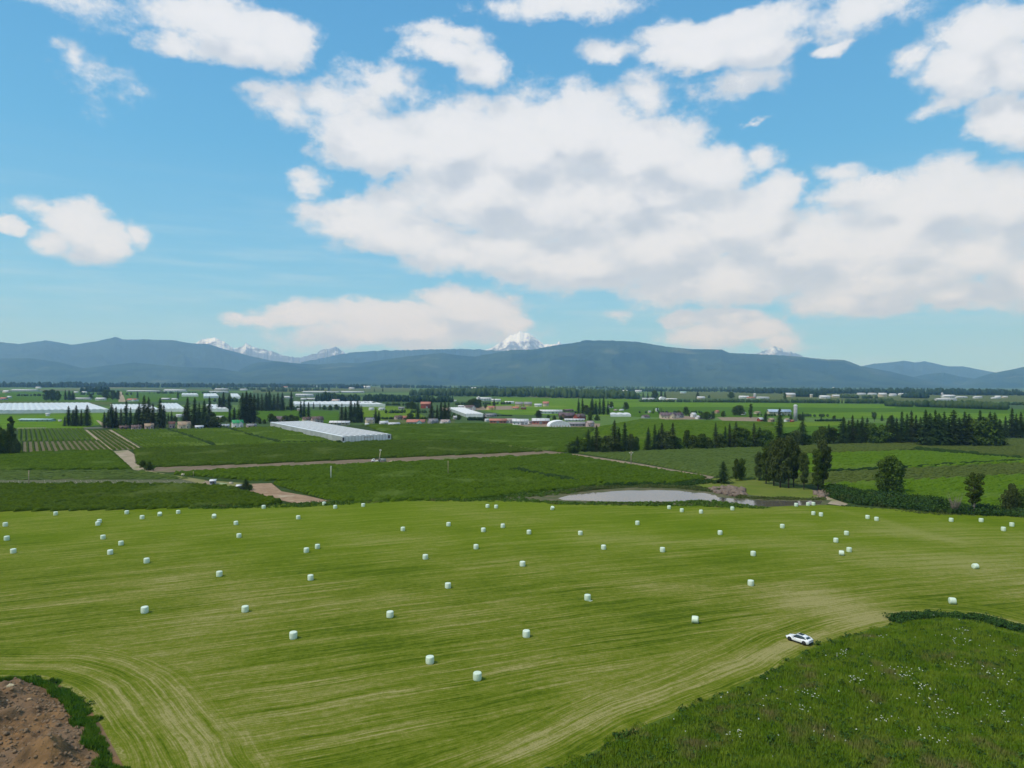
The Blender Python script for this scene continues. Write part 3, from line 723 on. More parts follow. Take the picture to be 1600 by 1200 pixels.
def conifer(seed, h=20., w_=3.4, lean=.0, ragged=.35, mt=None):
    rs = np.random.RandomState(seed); mb = MB(); V = []; n = int(h*3.6)
    for i in range(n):
        t = (i+rs.rand())/n; z = h*(.06+.93*t)
        r = w_*1.12*(1-t)**.72*(1+ragged*(rs.rand()-.5)*1.6)*(.55+.45*min(1, t/.12))+.12
        nb = 9 if t < .8 else 6
        for k in range(nb):
            if rs.rand() < ragged*.35: continue
            a = rs.rand()*2*pi; L = r*(.65+.5*rs.rand()); droop = -.22-.25*(1-t)+.12*rs.rand()
            dx, dy = cos(a), sin(a)
            for j in range(5):                      # fans of needles along the branch
                f0 = (j+.3)/5.; cx = dx*L*f0; cy = dy*L*f0; cz = z+droop*L*f0**1.4
                s = (.40+.42*L*.30)*(1.2-.4*f0)*(.7+.6*rs.rand())
                b_ = a+(rs.rand()-.5)*2.2
                p0 = (cx-cos(b_)*s*.4, cy-sin(b_)*s*.4, cz+.12*s)
                p1 = (cx+cos(b_+.5)*s*.9, cy+sin(b_+.5)*s*.9, cz-s*(.25+.35*rs.rand()))
                p2 = (cx+cos(b_-.5)*s*.9, cy+sin(b_-.5)*s*.9, cz-s*(.25+.35*rs.rand()))
                V += [p0, p1, p2]
    V += [(.12, 0, h*.97), (-.1, .1, h*.97), (0, 0, h*1.03), (0, .14, h*.95), (0, -.14, h*.95), (0, 0, h*1.02)]
    V = np.array(V); crown = mesh_np('crown', V, np.arange(len(V)).reshape(-1, 3), mt or MT_con)
    tb = MB(); tb.tube((0, 0, 0), (0, 0, h*.5), .016*h+.05, .011*h, 7); tb.tube((0, 0, h*.5), (0, 0, h*.97), .011*h, .03, 6)
    for k in range(10):
        z = h*(.1+.06*k); a = rs.rand()*6.3; tb.tube((0, 0, z), (cos(a)*w_*.5, sin(a)*w_*.5, z-.3), .06, .02, 4)
    return tb.mesh('trunk', M_bark), crown


def deciduous(seed, h=14., w_=4., z0=.22, clumps=26, per=150, leaf=.55, mt=None, shape='round', bark=None, cr_=1.0):
    rs = np.random.RandomState(seed); C = []; R = []
    for i in range(clumps):
        t = (i+.5)/clumps; z = h*(z0+(1-z0)*t*.93)
        if shape == 'round': e = np.sqrt(max(.05, 1-((t-.42)/.62)**2))
        elif shape == 'column': e = .75+.3*sin(t*3)+.2*(rs.rand()-.5)
        else: e = .55+.75*t-.75*max(0, t-.75)*2
        a = rs.rand()*2*pi; q = np.sqrt(rs.rand())*.72*w_*e
        C.append((cos(a)*q, sin(a)*q, z)); R.append(w_*cr_*(.28+.22*rs.rand())*(.6+.5*e))
    C = np.array(C); R = np.array(R)
    C[-1, :2] *= .3
    v, f = leaf_cloud(C, R, per, leaf, rs, .8)
    crown = mesh_np('crown', v, f, mt or MT_dec)
    tb = MB(); tb.tube((0, 0, 0), (0, 0, h*.45), .018*h+.05, .012*h, 7); tb.tube((0, 0, h*.45), (C[-1][0], C[-1][1], h*.9), .012*h, .04, 6)
    for i in range(0, clumps, 2):
        zb = max(h*.12, C[i][2]-w_*.6-h*.08); tb.tube((0, 0, min(zb, h*.6)), C[i], .035+.006*h, .025, 5)
    return tb.mesh('trunk', bark or M_bark), crown


PROTO = {
 'con': [conifer(1, 20, 3.6), conifer(2, 20, 3.1, ragged=.5), conifer(3, 20, 4.2, ragged=.4), conifer(4, 20, 3.4, ragged=.6, mt=MT_con2), conifer(5, 20, 2.6, ragged=.45)],
 'fir': [conifer(6, 20, 5.6, ragged=.3), conifer(7, 20, 6.2, ragged=.4)],
 'bush': [deciduous(11, 8, 4.2, .05, 22, 110, .6), deciduous(12, 8, 4.6, .05, 24, 110, .6, MT_dec2), deciduous(13, 8, 3.8, .08, 20, 110, .6)],
 'round': [deciduous(14, 12, 5.0, .16, 34, 130, .6), deciduous(15, 12, 4.4, .18, 30, 130, .6)],
 'tall': [deciduous(16, 18, 4.2, .16, 46, 150, .55, MT_dec2), deciduous(17, 18, 3.8, .22, 42, 150, .55, MT_dec2, 'vase'), deciduous(18, 18, 3.4, .12, 44, 140, .5, MT_dec, 'column')],
 'poplar': [deciduous(19, 18, 2.1, .06, 40, 130, .5, MT_dec, 'column', cr_=1.3)],
 'purple': [deciduous(20, 8, 4., .1, 20, 110, .6, MT_pur)],
 'airy': [deciduous(21, 14, 3.2, .28, 44, 85, .42, MT_dec, 'vase', M_barkl, cr_=.75)],
}
PW = {'con': 7.2, 'fir': 8.5, 'bush': 8, 'round': 9, 'tall': 8.6, 'poplar': 5.4, 'purple': 8.5, 'airy': 7.6}
PHT = {'con': 20, 'fir': 20, 'bush': 8.3, 'round': 12.3, 'tall': 18.3, 'poplar': 18.5, 'purple': 8.3, 'airy': 14.3}
NAME = {'con': 'conifer_tree', 'fir': 'fir_tree', 'bush': 'bushy_tree', 'round': 'round_tree', 'tall': 'cottonwood_tree', 'poplar': 'poplar_tree', 'purple': 'copper_tree', 'airy': 'slender_tree'}
ORD = ['leftmost', 'second', 'third', 'fourth', 'fifth', 'sixth', 'seventh', 'eighth', 'ninth', 'tenth', 'eleventh', 'twelfth', 'thirteenth', 'fourteenth', 'fifteenth', 'sixteenth', 'seventeenth', 'eighteenth', 'nineteenth', 'twentieth', 'twenty-first', 'twenty-second', 'twenty-third', 'twenty-fourth', 'twenty-fifth', 'twenty-sixth', 'twenty-seventh', 'twenty-eighth', 'twenty-ninth', 'thirtieth']


def tree(kind, px, base, top, wpx=None, label='', group=None):
    p = G(px, base); D = p[1]
    h = AT(px, top, D)[2]
    rs = random.Random(int(px*13+base*7)); k = rs.randrange(len(PROTO[kind])); tr, cr = PROTO[kind][k]
    sz = h/PHT[kind]
    if wpx: sx = wpx/F*D/PW[kind]
    else: sx = sz*rs.uniform(1.0, 1.3)*(1.04 if kind == 'con' else 1.0)
    e = obj(NAME[kind], None, loc=(p[0], p[1], 0), rz=rs.uniform(0, 6.28), label=label, cat='tree', group=group, scale=(sx, sx, sz))
    obj('trunk', tr, e); obj('crown', cr, e)
    return e


ADJ = {'con': 'dark conifer', 'fir': 'broad dark fir', 'bush': 'bushy green tree', 'round': 'round green tree', 'tall': 'tall leafy cottonwood', 'poplar': 'narrow leafy tree', 'purple': 'copper leaved tree', 'airy': 'slender open tree'}


def clump(where, base, items, group):
    """items: (px, top[, kind[, base[, width]]]); the labels count along the clump"""
    items = sorted(items, key=lambda t: t[0]); n = len(items)
    hs = [(it[3] if len(it) > 3 and it[3] else base)-it[1] for it in items]
    for i, it in enumerate(items):
        kind = it[2] if len(it) > 2 else 'con'; b_ = it[3] if len(it) > 3 and it[3] else base; wp = it[4] if len(it) > 4 else None
        if n == 1: o = ADJ[kind]+' '+where
        else:
            pos_ = 'leftmost' if i == 0 else 'rightmost' if i == n-1 else ORD[i]+' from left'
            size = 'tallest ' if hs[i] == max(hs) and hs.count(max(hs)) == 1 else ''
            o = f'{size}{ADJ[kind]}, {pos_} {where}'
            if len(o.split()) > 16: print('LONG', o)
        tree(kind, it[0], b_, it[1], wp, o, group if n > 1 else None)


clump('standing beside the mown lawn below the white covers', 666, [(101, 650), (107, 634), (114, 640), (119, 633), (127, 640), (136, 632)], 'conifers beside the lawn')
clump('just left of the farmhouses', 669, [(163, 643), (174, 630), (181, 635), (189, 637), (197, 625), (204, 636), (169, 640)], 'conifers around the farmhouses')
clump('behind the brown farmhouses', 669, [(217, 628), (225, 617), (232, 620), (239, 630), (250, 622), (256, 632), (213, 640, 'fir')], 'conifers around the farmhouses')
clump('in the low clump beside the reddish house', 659, [(263, 645), (268, 642), (274, 650, 'bush')], 'small trees by the reddish house')
clump('right of the big tan house', 668, [(289, 634), (293, 620), (304, 621), (311, 629), (319, 625), (327, 620), (333, 645, 'bush')], 'conifers around the farmhouses')
clump('behind the green roofed house', 660, [(359, 639), (366, 636), (373, 640), (349, 650, 'bush')], 'trees behind the green roofed house')
clump('in the far pair left of the tall clump', 641, [(343, 618), (349, 612), (358, 614)], 'far conifers at left')
clump('above the green roofed house', 661, [(379, 613), (385, 611), (391, 613), (397, 615)], 'tall conifers above the green roof')
clump('in the long row before the far greenhouse', 642, [(403, 614), (409, 615), (416, 613), (421, 610), (428, 616), (434, 613), (441, 613), (455, 611)], 'conifers before the far greenhouse')
clump('behind the brown roofed houses by the greenhouse', 653, [(470, 626), (475, 624), (482, 628)], 'conifers behind the brown roofs')
clump('left of the greenhouse top corner', 662, [(405, 652, 'bush'), (413, 655, 'bush'), (424, 646, 'bush'), (430, 650, 'bush'), (447, 649, 'bush'), (455, 648, 'bush'), (463, 650, 'bush')], 'bushes by the greenhouse corner')
clump('right of the long white greenhouse roof', 660, [(534, 630), (540, 634), (548, 624), (554, 629), (559, 624), (565, 633)], 'conifers beyond the greenhouse')
clump('beside the white sheds', 662, [(587, 637), (592, 641)], 'conifers by the white sheds')
clump('near the pink roofed house', 656, [(641, 645, 'round', 657, 12), (653, 629)], 'trees near the pink roof')
clump('behind the pink roofed houses', 657, [(674, 627), (683, 632), (689, 627), (695, 626), (701, 630)], 'conifers behind the pink roofs')
clump('in the green clump left of the red barn', 640, [(636, 629, 'round'), (643, 627, 'round'), (648, 630, 'round')], 'round trees by the red barn')
clump('behind the brown roofed white house', 638, [(735, 624, 'round'), (741, 622, 'round'), (748, 624, 'round'), (759, 631, 'bush')], 'trees behind the white house')
clump('above the small yellow house', 636, [(772, 621)], None)
clump('right of the grey greenhouse', 656, [(709, 645, 'bush', 652), (717, 648, 'bush'), (756, 645, 'fir', 658)], 'small trees by the grey greenhouse')
clump('behind the red brown farm building', 648, [(904, 622), (910, 621, 'con', 647, 9), (917, 633, 'bush'), (925, 620), (931, 626), (937, 622), (943, 619, 'con'), (950, 626)], 'conifers behind the red brown building')
clump('beside the small white cottage in the bright field', 638, [(955, 627, 'round')], None)
clump('standing alone in the bright green field', 641, [(978, 628, 'round', 641, 12)], None)
clump('around the white domed barn', 656, [(842, 641, 'round', 654, 12), (857, 648, 'bush'), (866, 649, 'bush'), (877, 650, 'bush'), (922, 643, 'bush', 657, 11), (933, 648, 'bush', 657)], 'green trees around the domed barn')
clump('by the small white hut in the middle field', 643, [(1021, 637), (1027, 635), (1033, 637)], 'small trees by the hut')
clump('beside the purple roofed house', 651, [(1060, 641, 'round'), (1072, 635, 'round', 650, 13), (1079, 645, 'bush')], 'round trees by the purple roof')
clump('right of the white cottages', 655, [(1097, 644, 'round'), (1104, 643, 'round', 656, 15), (1114, 645, 'round'), (1130, 642, 'round', 652)], 'round trees by the white cottages')
clump('in the tan yard', 649, [(1149, 635, 'round'), (1155, 633, 'round', 649, 18)], 'big round trees in the tan yard')
clump('standing alone at the end of the tan yard', 653, [(1173, 629, 'poplar', 653, 8)], None)
clump('at the right end of the tan yard', 659, [(1196, 643, 'fir')], None)
clump('in the middle row, left part', 708, [(893, 689, 'bush'), (902, 681, 'fir'), (910, 686, 'bush'), (919, 670), (926, 680, 'fir'), (932, 664), (940, 684, 'bush'), (948, 681, 'bush'), (960, 656), (967, 668), (976, 660), (985, 678, 'bush', 706, 16), (994, 682, 'bush', 705, 14)], 'trees of the middle row')
clump('in the middle row, centre part', 703, [(1013, 667), (1023, 663), (1029, 672), (1034, 660), (1042, 674, 'bush'), (1051, 660), (1060, 684, 'bush'), (1073, 671, 'round', 702, 16), (1084, 680, 'bush'), (1096, 677, 'round'), (1106, 683, 'bush')], 'trees of the middle row')
clump('in the middle row, right part', 700, [(1118, 660), (1126, 678, 'bush'), (1133, 666), (1140, 661), (1150, 658), (1157, 668, 'round'), (1166, 672, 'round'), (1178, 660), (1187, 667, 'fir'), (1196, 671, 'round')], 'trees of the middle row')
clump('behind the tall cottonwoods', 696, [(1209, 685, 'bush'), (1218, 637), (1233, 676, 'bush'), (1243, 672, 'bush'), (1254, 655, 'fir'), (1262, 680, 'bush'), (1275, 673, 'bush', 692), (1284, 666, 'bush', 693), (1295, 662, 'con', 693), (1302, 667, 'round', 693)], 'trees behind the cottonwoods')
R1 = [(1318, 651, 'fir'), (1326, 656), (1332, 648), (1340, 655, 'fir'), (1347, 650), (1355, 652), (1362, 661, 'bush'), (1370, 668, 'bush'), (1378, 664, 'bush'), (1386, 656), (1394, 648), (1401, 652), (1409, 642), (1417, 646), (1424, 641), (1431, 648), (1438, 651)]
clump('in the right hand row, left half', 693, R1, 'conifers of the right hand row')
R2 = [(1446, 640), (1453, 645, 'fir'), (1461, 640), (1467, 645, 'fir'), (1475, 643), (1482, 652), (1490, 640, 'fir'), (1499, 652), (1507, 643), (1514, 646, 'fir'), (1522, 655, 'bush'), (1531, 640), (1539, 652, 'bush'), (1547, 643), (1554, 644), (1562, 654, 'fir')]
clump('in the right hand row, right half', 697, R2, 'conifers of the right hand row')
clump('at the right border behind the row', 684, [(1571, 650), (1581, 637), (1588, 646), (1595, 643), (1603, 645), (1611, 640)], 'conifers at the right border')
clump('between the silo and the conifer row', 657, [(1236, 646, 'fir'), (1249, 647, 'bush'), (1254, 643, 'fir'), (1283, 646, 'con', 656), (1304, 649, 'round', 657), (1366, 643, 'airy', 659), (1378, 647, 'con', 658), (1392, 649, 'bush', 662, 14)], 'small trees by the silo')
clump('on the grass slope right of the pond', 765, [(1130, 720, 'fir', 756, 20), (1150, 716, 'round', 752, 14), (1159, 716, 'round', 751, 14)], 'trees right of the pond')
clump('in the big group on the slope', 764, [(1186, 704, 'tall', 752, 16), (1197, 695, 'tall', 757, 24), (1209, 686, 'tall', 760, 28), (1219, 682, 'tall', 763, 28), (1232, 680, 'tall', 764, 30), (1240, 688, 'tall', 762, 24)], 'cottonwoods on the slope')
clump('right of the big cottonwood group', 767, [(1256, 706, 'tall', 766, 20), (1278, 700, 'tall', 767, 26), (1286, 686, 'tall', 766, 28)], 'cottonwoods right of the group')
clump('standing alone behind the bramble hedge', 772, [(1391, 712, 'round', 772, 44)], None)
clump('rising from the bramble hedge at right', 804, [(1522, 736, 'airy', 805, 36)], None)
clump('near the right border in the bramble hedge', 800, [(1579, 756, 'bush', 801, 26), (1602, 764, 'bush', 802, 30)], 'shrubs at the right border')
clump('at the left border', 712, [(-6, 664, 'bush', 712, 34), (5, 672, 'bush', 712, 22), (17, 646, 'poplar', 712, 15), (25, 686, 'bush', 712, 14)], 'trees at the left border')
clump('where the pale track meets the dirt strip', 734, [(223, 719, 'bush', 731, 14), (233, 721, 'bush', 736, 16)], 'bushes at the track junction')
clump('beside the small grey shed', 767, [(384, 748, 'fir', 767, 16), (391, 757, 'bush', 767, 10)], 'bushes by the grey shed')
clump('far back in the left fields', 627, [(72, 609, 'round', 627, 14), (81, 608, 'round', 627, 12), (90, 610, 'round', 627, 9), (102, 609, 'con', 625, 7), (108, 609, 'fir', 625, 8), (114, 611, 'fir', 625, 8), (142, 615, 'fir', 624, 9), (167, 608, 'round', 624), (176, 609, 'round', 625, 12), (184, 610, 'bush', 624, 8), (215, 611, 'con', 622, 5), (278, 610, 'con', 623, 6)], 'far trees of the left fields')
clump('beyond the far greenhouses in the centre', 614, [(514, 603, 'con', 611, 5), (697, 611, 'con', 628, 6), (585, 607, 'con', 612, 4), (598, 606, 'con', 612, 4)], 'far lone conifers')
clump('in front of the far long greenhouse', 640, [(490, 628, 'con', 639), (500, 629, 'con', 640), (507, 633, 'bush', 640), (516, 633, 'bush', 641), (526, 632, 'bush', 640)], 'small trees before the far greenhouse')
clump('in the hazy farmland right of centre', 623, [(1005, 612, 'con', 623), (1012, 613, 'con', 623), (1023, 610, 'round', 623), (1033, 609, 'con', 624, 7), (1039, 611, 'con', 624, 6), (1090, 611, 'con', 623, 7), (1108, 617, 'bush', 622), (1142, 612, 'round', 623, 14), (1226, 613, 'round', 628, 6), (1166, 617, 'bush', 621)], 'hazy trees right of centre')

# bare twiggy shrub in the hedge
tb = MB(); rs = np.random.RandomState(3)
for k in range(70):
    a = rs.rand()*6.3; l = 3+5*rs.rand(); q = np.array([cos(a)*l*.35, sin(a)*l*.35, l]); b0 = np.array([0, 0, .3+rs.rand()]); tb.tube(b0, q, .05, .015, 4)
    for j in range(3):
        f0 = .4+.5*rs.rand(); c = b0+(q-b0)*f0; tb.tube(c, c+rs.normal(size=3)*.6+(0, 0, .6), .025, .01, 3)
p = G(1492, 805); sh = obj('bare_shrub', None, loc=(p[0], p[1], 0), label='bare grey twiggy shrub in the bramble hedge left of the slender tree', cat='shrub'); obj('twigs', tb.mesh('twigs', mat('grey_twigs', (.20, .17, .14))), sh)


# far woods: masses that read as one
def belt(px0, px1, b0, b1, top, n, mix, label, m, depth=60, seed=1, name='far_wood'):
    rs = np.random.RandomState(seed); A_, B_ = G(px0, b0), G(px1, b1)
    t = rs.rand(n); q = A_[None]+(B_-A_)[None]*t[:, None]; q[:, 1] += depth*(rs.rand(n))
    D = A_[1]+(B_[1]-A_[1])*t
    bpy_ = b0+(b1-b0)*t; top = (top, top) if np.isscalar(top) else top; tp = np.interp(px0+(px1-px0)*t, np.linspace(px0, px1, len(top)), top)
    hh = np.array([AT(px0+(px1-px0)*a, c, d)[2] for a, c, d in zip(t, tp, D)])*(.62+.42*rs.rand(n))*(.8+.3*vnoise(q[:, 0]/60, q[:, 1]*0, seed))
    hh = np.clip(hh, 1.4, 42); V = []; Fs = []; n0 = 0
    ns = 7
    for i in range(n):
        h = hh[i]; con = rs.rand() < mix; ang = np.arange(ns)*2*pi/ns+rs.rand()
        r = h*(.16+.05*rs.rand()) if con else h*(.30+.14*rs.rand())
        lv = [(.04, .8), (.2, 1), (.5, .62), (.8, .25)] if con else [(.05, .55), (.3, 1), (.62, .95), (.88, .5)]
        for z, k in lv:
            rr = r*k*(1+.35*(rs.rand(ns)-.5)); V.append(np.c_[q[i, 0]+np.cos(ang)*rr, q[i, 1]+np.sin(ang)*rr, h*(z+.06*(rs.rand(ns)-.5))])
        V.append([[q[i, 0], q[i, 1], h]])
        for L in range(3):
            for k in range(ns): Fs.append((n0+L*ns+k, n0+L*ns+(k+1) % ns, n0+(L+1)*ns+(k+1) % ns)); Fs.append((n0+L*ns+k, n0+(L+1)*ns+(k+1) % ns, n0+(L+1)*ns+k))
        for k in range(ns): Fs.append((n0+3*ns+k, n0+3*ns+(k+1) % ns, n0+4*ns))
        n0 += 4*ns+1
    obj(name, mesh_np(name, np.vstack(V), np.array(Fs), m), kind='stuff', label=label)


MW1 = mat('wood_dark', (.014, .034, .016), (.030, .055, .022), .08, 5, spec=.02)
MW2 = mat('wood_green', (.030, .058, .018), (.055, .085, .028), .06, 5, spec=.02)
belt(-40, 120, 605, 606, (596, 595, 597), 260, .6, 'blue hazed far wood at the left border', MW1, 300, 1)
belt(120, 330, 605, 606, (595, 597, 598), 330, .6, 'blue hazed far wood behind the left barns', MW1, 400, 2)
belt(330, 530, 605, 606.5, (599, 598, 600), 220, .5, 'blue hazed far wood left of centre', MW1, 300, 3)
belt(-60, 620, 602, 604, (597, 598, 600), 500, .5, 'most distant hazy wood at left', MW2, 1500, 4)
belt(530, 572, 607, 607, 599, 90, .7, 'small dark wood by the white farm', MW1, 80, 5)
belt(590, 830, 606, 608, (600, 602, 603), 300, .4, 'distant wood left of centre', MW1, 400, 6)
belt(640, 860, 619, 621, (608, 606, 607), 420, .3, 'long green wood across the centre', MW2, 600, 7)
belt(860, 1000, 622, 624, (606, 608, 610), 320, .35, 'long green wood right of the centre', MW2, 500, 8)
belt(960, 1230, 612, 613, (606, 608, 607), 380, .5, 'hazy wood behind the silo farm', MW1, 500, 9)
belt(1180, 1400, 615, 616, (606, 606, 608), 380, .6, 'blue hazed wood beyond the bright fields', MW1, 400, 10)
belt(1390, 1680, 617, 619, (607, 606, 607, 608), 460, .6, 'blue hazed wood at the right border', MW1, 400, 11)
belt(800, 1700, 608, 613.5, (603, 605, 608), 500, .5, 'most distant hazy wood at right', MW2, 1500, 12)
belt(490, 640, 628, 628, (613, 614, 617), 200, .7, 'dark wood behind the far long greenhouse', MW1, 60, 13)
belt(640, 705, 629, 629, (616, 618), 70, .5, 'dark wood left of the red barn', MW1, 50, 14)
belt(1000, 1240, 628, 629.5, (623, 622.5, 623), 260, .2, 'low hedge line along the bright field', MW2, 14, 15, 'tree_line')
belt(1240, 1400, 629.5, 631, (622, 621), 180, .3, 'hedge line left of the far right farms', MW2, 18, 16, 'tree_line')
belt(1390, 1430, 635, 636, 624, 50, .2, 'leafy far tree line before the far right farms, left part', MW2, 20, 17, 'tree_line')
belt(1440, 1575, 636, 641, (623, 625, 628), 130, .2, 'leafy far tree line before the far right farms, right part', MW2, 24, 18, 'tree_line')
belt(1575, 1680, 633, 634, 626, 60, .3, 'far tree line at the right border', MW2, 20, 19, 'tree_line')
belt(1420, 1460, 622, 623, 612, 50, .4, 'small wood beside the far right farm', MW1, 60, 20)
belt(1240, 1300, 620, 621, 611, 60, .5, 'dark wood beside the far white barns', MW1, 60, 21)
belt(1320, 1373, 622.5, 623, 616, 50, .3, 'low wood right of the far white barns', MW2, 30, 22)
belt(120, 158, 613, 613, 603, 50, .6, 'dark wood behind the far left sheds', MW1, 60, 23)
belt(330, 500, 609, 610, (603, 605), 90, .3, 'thin tree line beyond the far white barns', MW2, 80, 24, 'tree_line')
belt(560, 690, 655.5, 655, (651, 650), 120, .2, 'low hedge behind the pink roofs', MW2, 6, 25, 'tree_line')
belt(730, 760, 657, 657, 651.5, 60, .0, 'clipped dark hedge by the grey greenhouse', MW1, 3, 26, 'garden_hedge')
belt(1275, 1320, 658.5, 658.5, 654, 110, .1, 'low hedge right of the silo', MW1, 4, 27, 'garden_hedge')
belt(770, 800, 650, 650, 647.5, 70, .1, 'low hedge behind the red roofed sheds', MW1, 4, 28, 'garden_hedge')

for q in [(120, 205, 617, 617, 612, 46, 'thin tree line in the far left fields'), (230, 335, 615, 615, 611.5, 50, 'thin tree line before the far white barns'), (330, 400, 628, 628, 621, 46, 'mixed trees between the far greenhouses'), (395, 470, 641, 641, 634, 50, 'mixed trees under the long conifer row'), (560, 640, 633, 634, 627, 50, 'mixed trees at the edge of the lime field'), (600, 705, 646, 645, 640, 50, 'mixed trees around the red barn'), (700, 800, 633, 632, 627, 60, 'mixed trees behind the white and yellow houses'), (860, 900, 646, 646, 640, 24, 'garden trees behind the long pale barn'), (1000, 1120, 646, 646, 641.5, 40, 'low trees behind the purple roofed houses'), (1185, 1300, 650, 652, 646, 40, 'low trees around the silo'), (400, 480, 612, 612, 607, 40, 'thin far tree line left of the dark wood'), (20, 100, 619, 619, 614.5, 40, 'thin far tree line at the left border')]:
    belt(q[0], q[1], q[2], q[3], q[4], q[5], .3, q[6], MW2, 14, int(q[0])+7, 'tree_line')

# ------------------------------------------------------------------ buildings
WALLC = {'white': (.74, .74, .73), 'cream': (.60, .52, .38), 'tan': (.42, .31, .21), 'grey': (.36, .36, .37), 'red': (.30, .07, .05), 'brown': (.20, .12, .08), 'pink': (.48, .38, .35), 'yellow': (.62, .48, .22), 'blue': (.36, .46, .58), 'teal': (.38, .55, .52), 'purple': (.13, .09, .10), 'green': (.05, .34, .13), 'dark': (.09, .08, .085), 'redroof': (.46, .19, .14), 'greyroof': (.27, .26, .27), 'paleroof': (.62, .62, .63), 'brownroof': (.15, .10, .09)}


def cm(k): return mat('paint_'+k, WALLC[k], tuple(.82*c for c in WALLC[k]), .6, 4, rough=.7, bump=.05)


M_glass = mat('window_glass', (.03, .04, .05), rough=.15, spec=.6)
GRID = atan2(DIR2[1], DIR2[0]) % pi


def house(px, base, wpx, hpx, wall, roof, label, cat='house', rot=None, depth=.65, rh=.42, name=None, windows=True, group=None, hip=False):
    p = G(px, base); D = p[1]; Wm = wpx/F*D; Hm = AT(px, base-hpx, D)[2]
    r = (GRID if rot is None else rot); 
    wd = Wm/(abs(cos(r))+depth*abs(sin(r))); dp = wd*depth; rt = min(Hm*rh, dp*.45); hw = Hm-rt
    e = obj(name or ('barn' if cat == 'barn' else 'house'), None, loc=(p[0], p[1]+dp*.5, 0), rz=r, label=label, cat=cat, group=group)
    a, b_ = wd/2, dp/2
    mb = MB(); mb.add([(-a, -b_, 0), (a, -b_, 0), (a, b_, 0), (-a, b_, 0), (-a, -b_, hw), (a, -b_, hw), (a, b_, hw), (-a, b_, hw), (-a, 0, hw+rt*.96), (a, 0, hw+rt*.96)],
        f4=[(0, 1, 5, 4), (2, 3, 7, 6), (1, 2, 6, 5), (3, 0, 4, 7)], f3=[(5, 6, 9), (7, 4, 8)])
    obj('wall', mb.mesh('wall', cm(wall)), e)
    ov = .35+.02*wd; t = .18; s = rt/b_; mb = MB(); x0, x1 = -a-ov, a+ov; xi = b_*.9 if hip else 0
    for sg in (-1, 1):
        lo = (sg*(b_+ov), hw-ov*s); mb.add([(x0, lo[0], lo[1]+t), (x1, lo[0], lo[1]+t), (x1-xi, 0, hw+rt+t), (x0+xi, 0, hw+rt+t), (x0, lo[0], lo[1]), (x1, lo[0], lo[1]), (x1-xi, 0, hw+rt), (x0+xi, 0, hw+rt)],
            f4=[(0, 1, 2, 3), (7, 6, 5, 4), (0, 4, 5, 1), (1, 5, 6, 2), (3, 7, 4, 0)])
    if hip:
        for sx in (-1, 1):
            X = x1 if sx > 0 else x0; mb.add([(X, -b_-ov, hw-ov*s+t), (X, b_+ov, hw-ov*s+t), (X-sx*xi, 0, hw+rt+t)], f3=[(0, 1, 2)])
    rf = obj('roof', mb.mesh('roof', cm(roof)), e)
    if wpx >= 16 and not hip:
        nr = max(3, int(wd/4))
        for i in range(1, nr):
            x = x0+(x1-x0)*i/nr; rb = MB(); lo = (-(b_+ov), hw-ov*s); rb.add([(x-.12, lo[0], lo[1]+t), (x+.12, lo[0], lo[1]+t), (x+.12, 0, hw+rt+t), (x-.12, 0, hw+rt+t), (x-.12, lo[0], lo[1]+t+.12), (x+.12, lo[0], lo[1]+t+.12), (x+.12, 0, hw+rt+t+.12), (x-.12, 0, hw+rt+t+.12)], f4=[(4, 5, 6, 7), (0, 1, 5, 4), (3, 0, 4, 7), (1, 2, 6, 5)])
            obj('roof_rib', rb.mesh('roof_rib', cm('greyroof')), rf)
    if windows and wpx >= 9:
        nw = max(2, min(6, int(wd/3.5)))
        wm = MB(); wm.box(-.55, .55, -.05, .05, 0, 1.1); wme = wm.mesh('window', M_glass)
        fl = 2 if hw > 5 else 1
        for f_ in range(fl):
            for i in range(nw):
                x = -a+wd*(i+.5)/nw
                if f_ == 0 and i == nw//2: continue
                obj('window', wme, e, (x, -b_-.03, 1.0+2.7*f_))
        dm = MB(); big = cat in ('barn', 'greenhouse')
        dm.box(-(1.6 if big else .5), (1.6 if big else .5), -.05, .05, 0, min(hw*.8, 3 if big else 2.1)); obj('door', dm.mesh('door', cm('dark' if not big else 'grey')), e, (-a+wd*(nw//2+.5)/nw, -b_-.04, .02))
        if cat == 'house' and wpx > 12:
            g0, g1 = (a*.15, a*.8) if int(px) % 2 else (-a*.85, -a*.2); gc = (g0+g1)/2; gz = hw+min(rt*.8, (g1-g0)*.4)
            gm_ = MB(); gm_.add([(g0, -b_-1.2, 0), (g1, -b_-1.2, 0), (g1, -b_-1.2, hw*.96), (g0, -b_-1.2, hw*.96), (gc, -b_-1.2, gz), (g0, -b_+.1, 0), (g1, -b_+.1, 0), (g1, -b_+.1, hw*.96), (g0, -b_+.1, hw*.96)], f4=[(0, 1, 2, 3), (1, 6, 7, 2), (5, 0, 3, 8)], f3=[(3, 2, 4)])
            obj('gable_wall', gm_.mesh('gable_wall', cm(wall)), e)
            gm_ = MB(); gm_.add([(g0-.3, -b_-1.5, hw*.92), (gc, -b_-1.5, gz+.15), (g1+.3, -b_-1.5, hw*.92), (g0-.3, -b_*.2, hw*.92+.05), (gc, -b_*.2, gz+.2), (g1+.3, -b_*.2, hw*.92+.05)], f4=[(0, 1, 4, 3), (1, 2, 5, 4)])
            obj('gable_roof', gm_.mesh('gable_roof', cm(roof)), e)
            obj('window', wme, e, (gc, -b_-1.24, 1.1))
            ch = MB(); ch.box(-.35, .35, -.35, .35, 0, 1.3); obj('chimney', ch.mesh('chimney', cm('brown')), rf, (a*.4, 0, hw+rt-.3))
    return e


